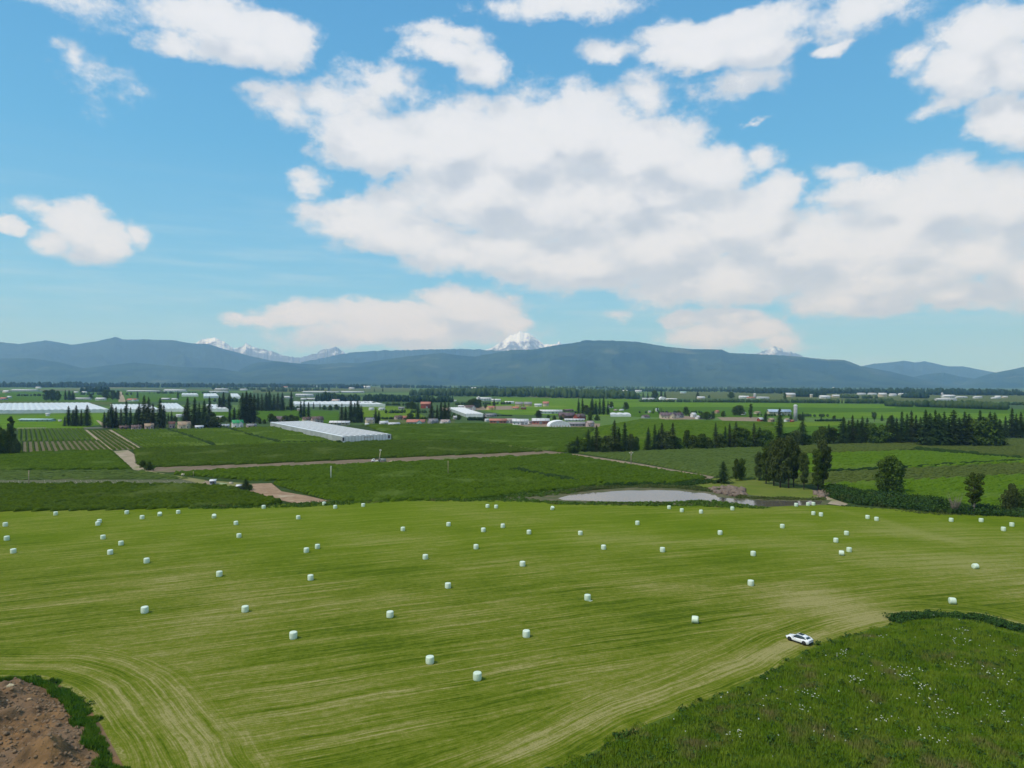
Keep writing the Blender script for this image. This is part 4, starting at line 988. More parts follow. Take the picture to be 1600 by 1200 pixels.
def greenhouse(FL, FR, BL, h, nb, label, wallc='white', side='grey', world=False, posts=0, rise=.9, name='greenhouse', gut=.03):
    """FL front left, FR front right, BL back left; bays run from front to back"""
    a = np.array(FL) if world else G(*FL); b_ = np.array(FR) if world else G(*FR); c = np.array(BL) if world else G(*BL)
    e = obj(name, None, loc=(a[0], a[1], 0), label=label, cat='greenhouse'); U = b_-a; V_ = c-a
    def P3(u, v, z): q = U*u+V_*v; return (q[0], q[1], z)
    Mr = mat('greenhouse_plastic', (.66, .67, .65), (.60, .61, .60), .08, 4, rough=.35, spec=.4); Mw = mat('greenhouse_wall', (.74, .75, .73), (.62, .64, .62), .15, 4, rough=.5); Ms = mat('greenhouse_side', (.30, .33, .31), (.40, .43, .40), .1, 4, rough=.5)
    gz = .5 if gut < .02 else .25
    K = 6; prof = [(k/K, rise*sin(pi*k/K)) for k in range(K+1)]
    for i in range(nb):
        mb = MB(); vs = []
        for v in (0, 1):
            for (t, z) in prof: vs.append(P3((i+t)/nb, v, h+z))
        mb.add(vs, f4=[(k, k+1, K+2+k, K+1+k) for k in range(K)]); obj('roof_bay', mb.mesh('roof_bay', Mr, True), e)
        if i: 
            g = MB(); g.add([P3((i-gut)/nb, 0, h+.02), P3((i+gut)/nb, 0, h+.02), P3((i+gut)/nb, 1, h+.02), P3((i-gut)/nb, 1, h+.02), P3((i-gut)/nb, 0, h+gz), P3((i+gut)/nb, 0, h+gz), P3((i+gut)/nb, 1, h+gz), P3((i-gut)/nb, 1, h+gz)], f4=[(0, 1, 5, 4), (4, 5, 7 - 1, 7), (1, 2, 6, 5), (3, 0, 4, 7)]); obj('gutter', g.mesh('gutter', mat('gutter_metal', (.34, .35, .35), rough=.6) if gut < .02 else Mr), e)
    for v in (0, 1):
        mb = MB(); vs = [P3(0, v, 0), P3(1, v, 0), P3(1, v, h), P3(0, v, h)]; mb.add(vs, f4=[(0, 1, 2, 3)])
        for i in range(nb):
            vs = [P3((i+t)/nb, v, h+z) for t, z in prof]; mb.add(vs, f3=[(0, k, k+1) for k in range(1, K)])
        obj('end_wall', mb.mesh('end_wall', Mw), e)
    for u in (0, 1):
        mb = MB(); mb.add([P3(u, 0, 0), P3(u, 1, 0), P3(u, 1, h), P3(u, 0, h)], f4=[(0, 1, 2, 3)]); obj('side_wall', mb.mesh('side_wall', Ms), e)
    if posts:
        un = U/np.linalg.norm(U); 
        pm = MB(); pm.box(-.09, .09, -.12, .0, 0, h); pme = pm.mesh('post', mat('post_grey', (.30, .31, .31)))
        for i in range(posts+1):
            q = U*i/posts; obj('post', pme, e, (q[0]+un[1]*.05, q[1]-un[0]*.05-.04, 0))
        for u0, u1, z, mm, nm in ((.0, .035, .75, 'dark', 'vent_fan'), (.93, .975, .75, 'dark', 'vent_fan')):
            q0, q1 = U*u0, U*u1; o_ = np.array([un[1], -un[0]])*.2
            mb = MB(); mb.add([(q0[0]+o_[0], q0[1]+o_[1], h*.3), (q1[0]+o_[0], q1[1]+o_[1], h*.3), (q1[0]+o_[0], q1[1]+o_[1], h*.85), (q0[0]+o_[0], q0[1]+o_[1], h*.85)], f4=[(0, 1, 2, 3)]); obj(nm, mb.mesh(nm, cm(mm)), e)
        mb = MB(); q0, q1 = U*.44, U*.62; o_ = np.array([un[1], -un[0]])*.25
        for qa, qb, z0, z1 in ((q0, q0+un*.25, 0, 3.2), (q1-un*.25, q1, 0, 3.2), (q0, q1, 3.2, 3.5)):
            mb.add([(qa[0]+o_[0], qa[1]+o_[1], z0), (qb[0]+o_[0], qb[1]+o_[1], z0), (qb[0]+o_[0], qb[1]+o_[1], z1), (qa[0]+o_[0], qa[1]+o_[1], z1)], f4=[(0, 1, 2, 3)])
        obj('door_frame', mb.mesh('door_frame', cm('tan')), e)
    return e


greenhouse((535, 692), (611, 687.5), (422, 667), 4.6, 9, 'long white greenhouse with striped roof in the middle of the fields', posts=16, rise=.35, gut=.012)
sheet('greenhouse_apron', [(528, 692), (535, 692.5), (612, 688), (636, 690), (612, 692), (540, 697)], M_road)
greenhouse((-60, 647), (172, 644.5), (-40, 634.3), 4.2, 22, 'huge white plastic greenhouse block at the left border')
greenhouse((180, 645), (252, 644.5), (172, 636), 4.2, 9, 'white greenhouse block half hidden behind the farmhouse conifers')
greenhouse((256, 643.5), (290, 643.5), (250, 634), 4.2, 5, 'white greenhouse between the two conifer clumps at left')
greenhouse((328, 643.5), (357, 643.5), (322, 636), 4.2, 4, 'white greenhouse behind the conifers left of the green roof')
greenhouse((460, 636), (602, 635.5), (458, 631), 4.5, 14, 'long white greenhouse strip behind the brown roofs')
greenhouse((728, 652), (757, 652), (700, 641), 4.2, 6, 'grey white greenhouse right of the pink roofed houses')
greenhouse((0+284, 619.5), (310, 619.5), (284, 617), 5, 4, 'far pale greenhouse behind the left conifers')
greenhouse((318, 622.5), (342, 622), (318, 617.5), 5, 4, 'far pale greenhouse left of the tall conifers')
greenhouse((362, 623), (376, 623), (360, 617.5), 5, 3, 'far pale greenhouse seen between conifers')
greenhouse((954, 651), (986, 651), (953, 648.2), 2.6, 3, 'low white greenhouse in the field behind the middle row')
BL = [
 # px, base, w, h, wall, roof, label, cat
 (36, 611.5, 38, 3, 'white', 'paleroof', 'long pale barn in front of the far wood at the left border', 'barn'),
 (59, 607, 7, 2.6, 'white', 'paleroof', 'small white far shed above the left fields', 'shed'),
 (8, 614, 8, 4, 'cream', 'paleroof', 'small cream far house at the left border', 'house'),
 (4, 625, 9, 4, 'grey', 'redroof', 'small red roofed far house at the left border', 'house'),
 (14, 622, 6, 3, 'teal', 'paleroof', 'tiny teal shed beside the red roofed far house', 'shed'),
 (127, 624.5, 22, 3, 'white', 'paleroof', 'long white far shed left of the dirt lane', 'shed'),
 (156, 625.5, 14, 4, 'white', 'paleroof', 'white far shed nearest the dirt lane', 'shed'),
 (118, 614, 6, 2.4, 'white', 'paleroof', 'left one of two tiny white far sheds', 'shed'), (131, 614, 7, 2.4, 'white', 'paleroof', 'right one of two tiny white far sheds', 'shed'),
 (205, 627, 14, 4, 'white', 'redroof', 'white far house with an orange roof beside the lane', 'house'),
 (222, 612.5, 48, 2.6, 'white', 'paleroof', 'very long low white far barn above the tall conifers', 'barn'),
 (272, 612.5, 32, 4, 'white', 'paleroof', 'far white barn row above the tan house', 'barn'),
 (345, 610, 19, 3, 'cream', 'paleroof', 'cream far barn by the blue wood', 'barn'), (340, 613.5, 28, 2.5, 'white', 'paleroof', 'low white far barn in front of the cream one', 'barn'), (380, 610, 10, 2.5, 'white', 'paleroof', 'small white far barn right of the cream one', 'barn'),
 (258, 625, 12, 3, 'grey', 'paleroof', 'small grey far shed in the green field left', 'shed'), (272, 625, 8, 2.6, 'white', 'paleroof', 'tiny white far shed in the green field left', 'shed'),
 (74, 650, 6, 4.5, 'white', 'paleroof', 'small white shed on the lawn below the white covers', 'shed'),
 (54, 658.5, 48, 4, 'teal', 'teal', 'long low teal and white plastic cover on the lawn', 'shed'),
 (93, 659, 4, 3, 'cream', 'paleroof', 'tiny cream shed right of the teal covers', 'shed'),
 (280, 651.5, 11, 4, 'white', 'paleroof', 'small white shed behind the small conifers', 'shed'),
 (192, 671, 14, 5.5, 'brown', 'brownroof', 'low dark house under the conifers at left', 'house'),
 (211, 671.5, 16, 7, 'pink', 'brownroof', 'brown roofed house left of the tan ones', 'house'),
 (231, 671, 14, 9, 'pink', 'tan', 'tan roofed house between the conifers', 'house'),
 (267, 669, 10, 10, 'pink', 'redroof', 'narrow reddish house beside the big tan house', 'house'),
 (285, 670, 20, 11, 'cream', 'tan', 'big tan house with a broad gable', 'house'),
 (310, 670.5, 12, 5.5, 'blue', 'paleroof', 'pale blue white shed right of the big tan house', 'shed'),
 (337, 667, 13, 5, 'cream', 'cream', 'low cream house with hedge right of the tall conifers', 'house'),
 (350, 668, 13, 5, 'white', 'paleroof', 'low white house left of the green roof', 'house'),
 (369, 668.5, 18, 12, 'white', 'green', 'white house with a bright green roof', 'house'),
 (391, 668.5, 16, 6, 'pink', 'greyroof', 'low grey house right of the green roof', 'house'),
 (343, 655, 10, 5, 'yellow', 'paleroof', 'small yellow shed behind the low houses', 'shed'),
 (434, 605, 14, 2.6, 'white', 'paleroof', 'far white barn left of centre below the hills', 'barn'), (446, 606, 6, 2.4, 'cream', 'redroof', 'tiny far reddish barn beside a white one', 'barn'), (477, 605, 7, 2.4, 'white', 'paleroof', 'left one of two lone far white sheds', 'shed'), (493, 605, 7, 2.4, 'white', 'paleroof', 'right one of two lone far white sheds', 'shed'),
 (549, 608.5, 8, 3, 'cream', 'paleroof', 'far cream shed below the small dark wood', 'shed'), (573, 607, 10, 4, 'white', 'white', 'far bright white farm right of the small dark wood', 'barn'),
 (500, 614, 54, 2.6, 'white', 'paleroof', 'very long low far barn in front of the dark wood', 'barn'), (550, 614, 34, 2.8, 'white', 'paleroof', 'long low far barn right of the very long one', 'barn'),
 (475, 619.5, 26, 4, 'white', 'paleroof', 'pale far barn left of the dark wood', 'barn'), (487, 625, 16, 3, 'cream', 'paleroof', 'cream far shed in front of the dark wood', 'shed'), (474, 625, 8, 3, 'white', 'paleroof', 'small white far shed left of the dark wood', 'shed'), (450, 622, 12, 3, 'white', 'paleroof', 'white far shed behind the conifer row', 'shed'),
 (524, 629, 11, 5, 'white', 'pink', 'white pink house at the far greenhouse edge', 'house'),
 (437, 662, 26, 11, 'pink', 'purple', 'purple brown hip roofed house behind the greenhouse', 'house'),
 (478, 660, 14, 8, 'cream', 'brownroof', 'cream brown roofed house, left one behind the greenhouse', 'house'), (494, 661, 20, 10, 'pink', 'brownroof', 'large brown roofed house with gables behind the greenhouse', 'house'),
 (530, 664.5, 30, 6.5, 'cream', 'paleroof', 'long pale roofed barn beside the greenhouse end', 'barn'), (468, 642, 9, 4, 'cream', 'paleroof', 'small cream shed by the far greenhouse', 'shed'),
 (580, 641, 8, 4, 'white', 'paleroof', 'small white hut left in the lime field', 'shed'), (596, 641, 10, 4, 'white', 'paleroof', 'small white hut right in the lime field', 'shed'),
 (577, 663, 15, 10, 'cream', 'greyroof', 'grey roofed house between conifers and sheds', 'house'), (573, 665.5, 6, 4, 'white', 'white', 'tiny white shed before the grey roofed house', 'shed'),
 (599, 665, 14, 7, 'white', 'paleroof', 'white barn with grey roof at the sheds', 'barn'), (614, 665.5, 20, 5, 'white', 'paleroof', 'low long white shed left of the pink roof', 'shed'),
 (622, 655.5, 14, 6, 'pink', 'brownroof', 'pale brown house behind the white sheds', 'house'), (633, 656, 10, 6, 'brown', 'redroof', 'reddish house left of the dark round tree', 'house'),
 (649, 664, 27, 8, 'teal', 'redroof', 'long pink roofed house in the row', 'house'), (676, 663.5, 17, 9, 'grey', 'greyroof', 'grey roofed house in the pink row', 'house'), (695, 663, 17, 7, 'white', 'pink', 'pink and white house at the right end of the row', 'house'),
 (665, 638, 15, 10, 'red', 'redroof', 'red barn behind the conifers', 'barn'), (627, 640, 9, 4, 'grey', 'greyroof', 'small grey shed left of the red barn', 'shed'),
 (712, 655, 9, 5, 'grey', 'paleroof', 'small grey shed before the grey greenhouse', 'shed'),
 (733, 640.5, 20, 7, 'white', 'brownroof', 'white house with a brown roof above the grey greenhouse', 'house'), (722, 637, 12, 3.5, 'white', 'paleroof', 'white shed left of the brown roofed white house', 'shed'),
 (767, 640.5, 15, 6, 'yellow', 'redroof', 'yellow house with a reddish roof', 'house'), (756, 626, 22, 5, 'white', 'paleroof', 'white barns beside the small pale silo', 'barn'), (775, 627.5, 14, 4, 'white', 'paleroof', 'low white shed right of the white barns', 'shed'),
 (738, 607.5, 4, 2, 'white', 'white', 'left one of two tiny white huts in the wood', 'shed'), (743, 607.5, 4, 2, 'white', 'white', 'right one of two tiny white huts in the wood', 'shed'), (710, 627, 6, 2, 'white', 'paleroof', 'tiny white hut before the long green wood', 'shed'),
 (766, 651.5, 20, 5, 'grey', 'greyroof', 'grey barn right of the grey greenhouse', 'barn'), (778, 661.5, 26, 7, 'redroof', 'redroof', 'red roofed long shed left of the domed barn', 'barn'), (797, 661, 18, 7, 'white', 'pink', 'white pink roofed shed left of the domed barn', 'barn'), (761, 658.5, 8, 4, 'white', 'paleroof', 'tiny white shed left of the red roofed shed', 'shed'),
 (811, 635, 12, 7, 'yellow', 'greyroof', 'yellow house with grey roof, left of three', 'house'), (825, 635, 12, 7, 'yellow', 'greyroof', 'yellow house with grey roof, middle of three', 'house'), (853, 635, 9, 7.5, 'cream', 'redroof', 'cream house with steep red roof', 'house'), (841, 635.5, 11, 4.5, 'white', 'paleroof', 'low white shed beside the steep red roof', 'shed'), (806, 640, 10, 4.5, 'cream', 'redroof', 'low house with pinkish roof before the yellow ones', 'house'), (818, 640, 8, 4, 'red', 'brownroof', 'small red house before the yellow ones', 'house'), (796, 631, 14, 4, 'white', 'paleroof', 'white barn left of the yellow houses', 'barn'),
 (861, 646.5, 34, 6, 'white', 'paleroof', 'long pale barn behind the domed barn', 'barn'), (886, 655, 24, 10, 'brown', 'purple', 'red brown farm building, left wing', 'house'), (906, 656, 20, 9, 'red', 'brownroof', 'red brown farm building, right wing', 'house'), (888, 643.5, 18, 4, 'dark', 'brownroof', 'low dark shed behind the red brown building', 'shed'),
 (813, 664, 24, 9, 'white', 'paleroof', 'white barn with grey roof in the front row', 'barn'), (829, 662.5, 9, 5, 'white', 'greyroof', 'small shed between the barns of the front row', 'shed'), (845, 663, 26, 9, 'redroof', 'paleroof', 'reddish barn left of the domed barn', 'barn'), (904, 666.5, 32, 7, 'grey', 'greyroof', 'low grey barn right of the domed barn', 'barn'), (922, 667, 14, 9, 'pink', 'pink', 'pinkish gabled shed at the right end of the barns', 'barn'), (898, 658, 30, 3.5, 'white', 'paleroof', 'long pale shed behind the low grey barn', 'shed'), (803, 660, 12, 6, 'grey', 'greyroof', 'grey shed at the left end of the front row', 'shed'),
 (954, 637.5, 8, 3.6, 'white', 'paleroof', 'small white cottage beside the conifers', 'house'), (962, 642, 6, 2.4, 'pink', 'pink', 'tiny pink shed in the middle field', 'shed'), (971, 642, 8, 2.6, 'white', 'paleroof', 'tiny white shed by the lone round tree', 'shed'),
 (976, 613, 9, 3.4, 'white', 'paleroof', 'hazy white far barn, left one right of centre', 'barn'), (998, 613, 10, 3.4, 'white', 'paleroof', 'hazy white far barn, right one right of centre', 'barn'), (1023, 611, 6, 2.4, 'white', 'paleroof', 'hazy tiny far shed right of centre', 'shed'),
 (1008, 624.5, 8, 2.6, 'white', 'paleroof', 'low white far shed at the field edge, left', 'shed'), (1018, 624.5, 9, 2.6, 'white', 'paleroof', 'low white far shed at the field edge, right', 'shed'), (1050, 625.5, 16, 3, 'cream', 'paleroof', 'low cream far shed right of the far dome', 'shed'), (1068, 614.5, 9, 2.8, 'white', 'teal', 'hazy teal roofed far shed', 'shed'), (1096, 623.5, 11, 4, 'cream', 'paleroof', 'cream far house between small trees', 'house'),
 (1163, 622.5, 14, 4, 'white', 'white', 'white far barn left of the far silo', 'barn'), (1174, 623.5, 12, 3.4, 'cream', 'redroof', 'reddish far barn beside the far silo', 'barn'), (1193, 623, 18, 3, 'white', 'paleroof', 'low white far barn right of the far silo', 'barn'),
 (1027, 643, 5.5, 5, 'white', 'white', 'small bright white hut among three little trees', 'shed'), (1015, 645.5, 5, 3.5, 'cream', 'paleroof', 'tiny cream shed left of the white hut', 'shed'), (1009, 653.5, 14, 5, 'grey', 'purple', 'low purple roofed house, leftmost behind the row', 'house'), (1045, 654, 24, 9, 'cream', 'purple', 'long purple roofed house behind the row', 'house'), (1062, 653, 15, 8, 'grey', 'purple', 'smaller purple roofed house behind the row', 'house'), (1084, 652, 10, 7, 'white', 'white', 'bright white cottage, back one', 'house'), (1092, 655, 11, 5.5, 'white', 'paleroof', 'bright white cottage, front one', 'house'), (1110, 655, 6, 4, 'white', 'paleroof', 'tiny white shed among the round trees', 'shed'), (1121, 646, 8, 5, 'tan', 'redroof', 'tan house behind the round trees', 'house'), (1162, 648, 9, 4, 'white', 'paleroof', 'white shed beside the big round trees', 'shed'), (1184, 646.5, 12, 3.6, 'cream', 'tan', 'cream shed behind the tan yard', 'shed'), (1189, 658.5, 11, 6, 'red', 'paleroof', 'red house with white roof at the yard end', 'house'),
 (1219, 649, 34, 9, 'cream', 'blue', 'large barn with a blue grey roof', 'barn'), (1206, 659.5, 12, 6, 'tan', 'tan', 'tan shed below the blue roofed barn', 'shed'), (1230, 659, 10, 5, 'white', 'tan', 'white and tan shed below the blue roofed barn', 'shed'), (1238, 659.5, 8, 3.5, 'red', 'redroof', 'small red shed under the silo', 'shed'),
 (1236, 620.5, 14, 6.5, 'cream', 'paleroof', 'cream far barn left of the far dark wood', 'barn'), (1268, 621, 4, 5, 'cream', 'paleroof', 'narrow far shed in the dark wood', 'shed'), (1290, 622.5, 15, 4.5, 'white', 'white', 'bright white far barn with a sloping wing', 'barn'), (1310, 621, 17, 4, 'cream', 'paleroof', 'pale far shed right of the bright far barn', 'shed'), (1347, 617, 12, 3, 'white', 'paleroof', 'far white shed, left of the right farms', 'shed'), (1364, 617, 12, 3, 'white', 'paleroof', 'far white barn, second of the right farms', 'barn'), (1380, 620, 12, 6, 'cream', 'paleroof', 'far cream barn with tower like roof', 'barn'), (1396, 619, 10, 4, 'white', 'paleroof', 'far white barn right of the cream one', 'barn'),
 (1411, 617.5, 11, 3, 'white', 'paleroof', 'far white shed left of the small wood', 'shed'), (1452, 617, 6, 3, 'teal', 'teal', 'far teal shed right of the small wood', 'shed'), (1484, 621.5, 18, 4.5, 'white', 'white', 'bright white far barn beside the small silo', 'barn'), (1480, 626, 30, 3.4, 'white', 'paleroof', 'long white far barn in front of the small silo', 'barn'), (1504, 622, 16, 2.8, 'white', 'paleroof', 'low white far barn right of the small silo', 'barn'), (1529, 622.5, 12, 3.4, 'white', 'paleroof', 'far white barn standing alone at right', 'barn'), (1560, 622.5, 8, 4, 'white', 'white', 'small bright far barn near the right border', 'barn'), (1571, 622, 8, 3, 'cream', 'paleroof', 'cream far shed nearest the right border', 'shed'), (1303, 608, 3, 3, 'white', 'white', 'tiny white far tower shed above the right wood', 'shed'),
 (1556, 601+22, 10, 2.5, 'white', 'paleroof', 'low white far shed beside the bright far barn', 'shed'),
]
for q in BL:
    px, bs, wp, hp, wl, rf, lb, ct = q
    dpt = .65 if ct == 'house' else (.45 if wp < 25 else .3)
    rt = GRID if (wp < 24 and bs > 640) else 0.0
    if rt: dpt = min(dpt, .6)
    house(px, bs, wp, hp, wl, rf, lb, ct, rot=rt, depth=dpt, rh=.42 if ct == 'house' else .34, name={'house': 'house', 'barn': 'barn', 'shed': 'shed'}[ct], hip=False)

# domed (quonset) barns
for (px, bs, wp, hp, lb) in [(875, 667.5, 34, 10, 'white domed barn in the front row of farm buildings'), (1036, 624.5, 10, 4.5, 'small white far domed barn at the field edge')]:
    p = G(px, bs); D = p[1]; Wm = wp/F*D; Hm = AT(px, bs-hp, D)[2]; e = obj('domed_barn', None, loc=(p[0], p[1], 0), rz=.12, label=lb, cat='barn')
    mb = MB(); K = 14; L = Wm*.7; Lx = Wm*.5
    vs = []
    for s_ in (0, 1):
        for k in range(K+1):
            a = pi*k/K; vs.append((-Lx*cos(a)*1.0, s_*L, Hm*sin(a)**.8))
    mb.add(vs, f4=[(k, k+1, K+2+k, K+1+k) for k in range(K)]); obj('roof', mb.mesh('roof', mat('dome_fabric', (.85, .84, .84), (.78, .77, .77), .3, rough=.5), True), e)
    mb = MB(); mb.add([v_ for v_ in vs[:K+1]], f3=[(0, k, k+1) for k in range(1, K)]); obj('end_wall', mb.mesh('end_wall', cm('white')), e)
    mb = MB(); mb.add([v_ for v_ in vs[K+1:]], f3=[(0, k+1, k) for k in range(1, K)]); obj('end_wall', mb.mesh('end_wall', cm('white')), e)
    for k in range(7):
        if wp < 20: break
        pm = MB(); pm.box(-.5, .5, -.06, 0, 0, 1.6); obj('wall_opening', pm.mesh('wall_opening', cm('tan')), e, (-Lx*.8+Lx*1.6*k/6, -.02, .1))

# silos
for (px, bs, wp, hp, lb) in [(1244, 658, 5.5, 26, 'tall grey silo with a white dome beside the blue roofed barn'), (1180, 623.5, 4, 9, 'far silo with a white cap right of centre'), (1473, 620, 3, 6.5, 'small far silo with a white cap at right'), (748, 626, 3, 7, 'small pale silo before the green wood'), (523.5, 625, 1.6, 9, 'thin white pole tower above the far greenhouse')]:
    p = G(px, bs); D = p[1]; r = wp/F*D/2; Hm = AT(px, bs-hp, D)[2]; e = obj('silo', None, loc=(p[0], p[1]+r, 0), label=lb, cat='silo')
    mb = MB(); mb.tube((0, 0, 0), (0, 0, Hm-r*.8), r, r, 18)
    obj('shell', mb.mesh('shell', cm('grey'), False), e)
    mb = MB()
    for k in range(4):
        a0, a1 = k*pi/8, (k+1)*pi/8; mb.tube((0, 0, Hm-r*.8+.01+sin(a0)*r*.8), (0, 0, Hm-r*.8+.01+sin(a1)*r*.8), r*1.08*cos(a0), r*1.08*cos(a1)+.01, 18)
    obj('dome', mb.mesh('dome', cm('white')), e)
    for k in range(5):
        mb = MB(); z = (Hm-r)*(k+.5)/5; mb.tube((0, 0, z), (0, 0, z+.25), r*1.03, r*1.03, 18); obj('hoop', mb.mesh('hoop', cm('greyroof')), e)

# near small grey sheds by the bend
for (px, bs, wd, hg, lb) in [(331, 759, 10.5, 10, 'small grey shed with a white roof left of the green bush'), (372, 766, 9.5, 8.5, 'small grey shed with a white roof beside the dirt bend')]:
    p = G(px, bs); D = p[1]; Wm = wd/F*D*.8; Hm = AT(px, bs-hg, D)[2]*.92; e = obj('shed', None, loc=(p[0], p[1]+1, 0), rz=.25, label=lb, cat='shed', group='grey sheds by the dirt bend')
    mb = MB(); a = Wm/2; mb.add([(-a, -a, 0), (a, -a, 0), (a, a, 0), (-a, a, 0), (-a, -a, Hm*.78), (a, -a, Hm*.78), (a, a, Hm*.9), (-a, a, Hm*.9)], f4=[(0, 1, 5, 4), (2, 3, 7, 6), (1, 2, 6, 5), (3, 0, 4, 7), (4, 5, 6, 7)])
    obj('wall', mb.mesh('wall', mat('shed_cladding', (.30, .31, .33), (.24, .25, .27), 2, rough=.6, stretch=(6, 6, .5))), e)
    mb = MB(); q = a+.2; zf, zb_ = Hm*.76, Hm*.9+.05; mb.add([(-q, -q, zf+.04), (q, -q, zf+.04), (q, q, zb_+.04), (-q, q, zb_+.04), (-q, -q, zf+.2), (q, -q, zf+.2), (q, q, zb_+.2), (-q, q, zb_+.2)], f4=[(3, 2, 1, 0), (4, 5, 6, 7), (0, 1, 5, 4), (1, 2, 6, 5), (2, 3, 7, 6), (3, 0, 4, 7)])
    obj('roof', mb.mesh('roof', cm('white')), e)
    mb = MB(); mb.box(-.4, .4, -.04, .03, 0, 1.9); obj('door', mb.mesh('door', cm('dark')), e, (a*.3, -a-.03, 0))
    mb = MB(); mb.box(-.25, .25, -.04, .03, 0, .5); obj('window', mb.mesh('window', M_glass), e, (-a*.5, -a-.03, 1.1))
    mb = MB(); mb.tube((0, 0, 0), (0, 0, .5), .08, .08, 6); obj('vent_pipe', mb.mesh('vent_pipe', cm('grey')), e, (a*.3, 0, Hm*.84+.2))
for (px, bs, lb) in [(286-0, 743.5, 'small pale tank beside the dry track'), (361, 757, 'small pale pallet stack between the grey sheds')]:
    p = G(px, bs); mb = MB(); mb.box(-.7, .7, -.5, .5, 0, .55); mb.box(-.6, .6, -.4, .4, .58, .8); obj('pallet_stack', mb.mesh('pallet_stack', cm('cream')), loc=(p[0], p[1], .3), label=lb, cat='pallets')
p = G(345, 757.5); mb = MB(); mb.box(-2.6, 2.6, -.6, .6, 0, .25); mb.box(-1.8, 1.2, -.3, .4, .27, .5); obj('plastic_sheet_roll', mb.mesh('plastic_sheet_roll', mat('lime_plastic', (.55, .62, .35))), loc=(p[0], p[1], .3), label='pale lime plastic roll right of the first grey shed', cat='plastic roll')

# utility poles
for (px, bs, tp, wdn, lb, arm, light) in [(45, 763, 735, .16, 'wooden pole standing in the dark berry bushes at left', 0, 0), (517, 752, 728, .14, 'pale thin pole in the middle berry bushes, left one', 0, 0), (700, 744, 720, .13, 'thin pole in the middle berry bushes, right one', 0, 0), (986, 728, 705, .2, 'wooden pole with lamps beside the diagonal track', 1, 1), (302, 745, 736, .1, 'short thin pole near the dry track', 0, 0)]:
    p = G(px, bs); D = p[1]; h = AT(px, tp, D)[2]; e = obj('utility_pole', None, loc=(p[0], p[1], 0), label=lb, cat='pole')
    mb = MB(); mb.tube((0, 0, 0), (0, 0, h), wdn*1.2, wdn, 8); obj('mast', mb.mesh('mast', mat('pole_wood', (.34, .27, .19), (.25, .20, .14), 1.5) if px != 517 else mat('pale_pole', (.6, .6, .58))), e)
    mb = MB(); mb.tube((-.35-.7*arm, 0, h-.5), (.35+.7*arm, 0, h-.5), .07, .07, 6); obj('crossarm', mb.mesh('crossarm', mat('pole_wood', (.34, .27, .19))), e)
    if light:
        for sx in (-1, 1):
            mb = MB(); mb.box(-.3, .3, -.2, .2, 0, .25); mb.tube((0, 0, -.25), (0, 0, 0), .12, .1, 6); obj('lamp', mb.mesh('lamp', cm('white')), e, (sx*.8, 0, h-.95))
        mb = MB(); mb.tube((0, 0, 0), (0, 0, .7), .25, .25, 10); obj('transformer', mb.mesh('transformer', cm('grey')), e, (0, -.4, h-2.2))
for (x_, y_) in ((28, 671.5),):
    A_, B_ = G(28, 670.5), G(72, 669.8); fe = obj('rail_fence', None, loc=(A_[0], A_[1], 0), label='pale rail fence along the top of the crop rows at left', cat='fence'); U = B_-A_
    mb = MB(); mb.box(-.12, .12, -.12, .12, 0, 1.3); pm = mb.mesh('fence_post', cm('cream'))
    for k in range(12): q = U*k/11; obj('fence_post', pm, fe, (q[0], q[1], 0))
    for z in (.5, 1.1): mb = MB(); mb.tube((0, 0, z), (U[0], U[1], z), .14, .14, 5); obj('rail', mb.mesh('rail', cm('cream')), fe)

# boom lift truck on the dirt strip
p = G(588, 722.5); bl = obj('boom_truck', None, loc=(p[0], p[1], .15), rz=.08, label='white truck with a raised slanting boom on the dirt strip', cat='truck')
mb = MB(); mb.box(-2.7, -1.0, -1.0, 1.0, .55, 1.25); mb.box(-2.0, -1.05, -.95, .95, 1.25, 1.9); obj('cab', mb.mesh('cab', cm('white')), bl)
mb = MB(); mb.box(-1.0, 2.5, -.95, .95, .5, .85); obj('flatbed', mb.mesh('flatbed', cm('white')), bl)
mb = MB(); mb.box(-.3, .3, -.97, -.95, 1.3, 1.75); obj('window', mb.mesh('window', M_glass), bl, (-1.5, -.02, 0))
mb = MB(); mb.box(1.1, 2.4, -.9, .9, .86, 1.6); obj('turret', mb.mesh('turret', cm('dark')), bl)
mb = MB(); mb.tube((1.6, 0, 1.5), (2.3, 0, 6.6), .26, .16, 8); bm_ = obj('boom', mb.mesh('boom', cm('cream')), bl)
mb = MB(); mb.box(-.5, .5, -.35, .35, 0, .7); obj('basket', mb.mesh('basket', cm('paleroof')), bm_, (2.3, 0, 6.4))
wl = MB(); wl.tube((0, -.14, 0), (0, .14, 0), .42, .42, 14); wme = wl.mesh('wheel', mat('tyre', (.02, .02, .02)))
for x in (-2.0, 1.0, 1.9):
    for y in (-.85, .85): obj('wheel', wme, bl, (x, y, .42))
p = G(598, 721.5); mb = MB(); mb.box(-1.6, 1.6, -1.2, 1.2, 0, 1.5); mb.box(-1.4, 1.4, -1.0, 1.0, 1.52, 1.75); obj('grey_bin', mb.mesh('grey_bin', mat('bin_grey', (.25, .27, .25))), loc=(p[0], p[1], .15), label='grey bin standing behind the boom truck', cat='bin')
p = G(615, 722.3); mb = MB(); mb.box(-2.4, 2.4, -.8, .8, 0, .35); mb.box(-1.9, 1.7, -.5, .5, .37, .6); obj('pallet_stack', mb.mesh('pallet_stack', cm('cream')), loc=(p[0], p[1], .15), label='low pale pallets on the dirt strip right of the truck', cat='pallets')


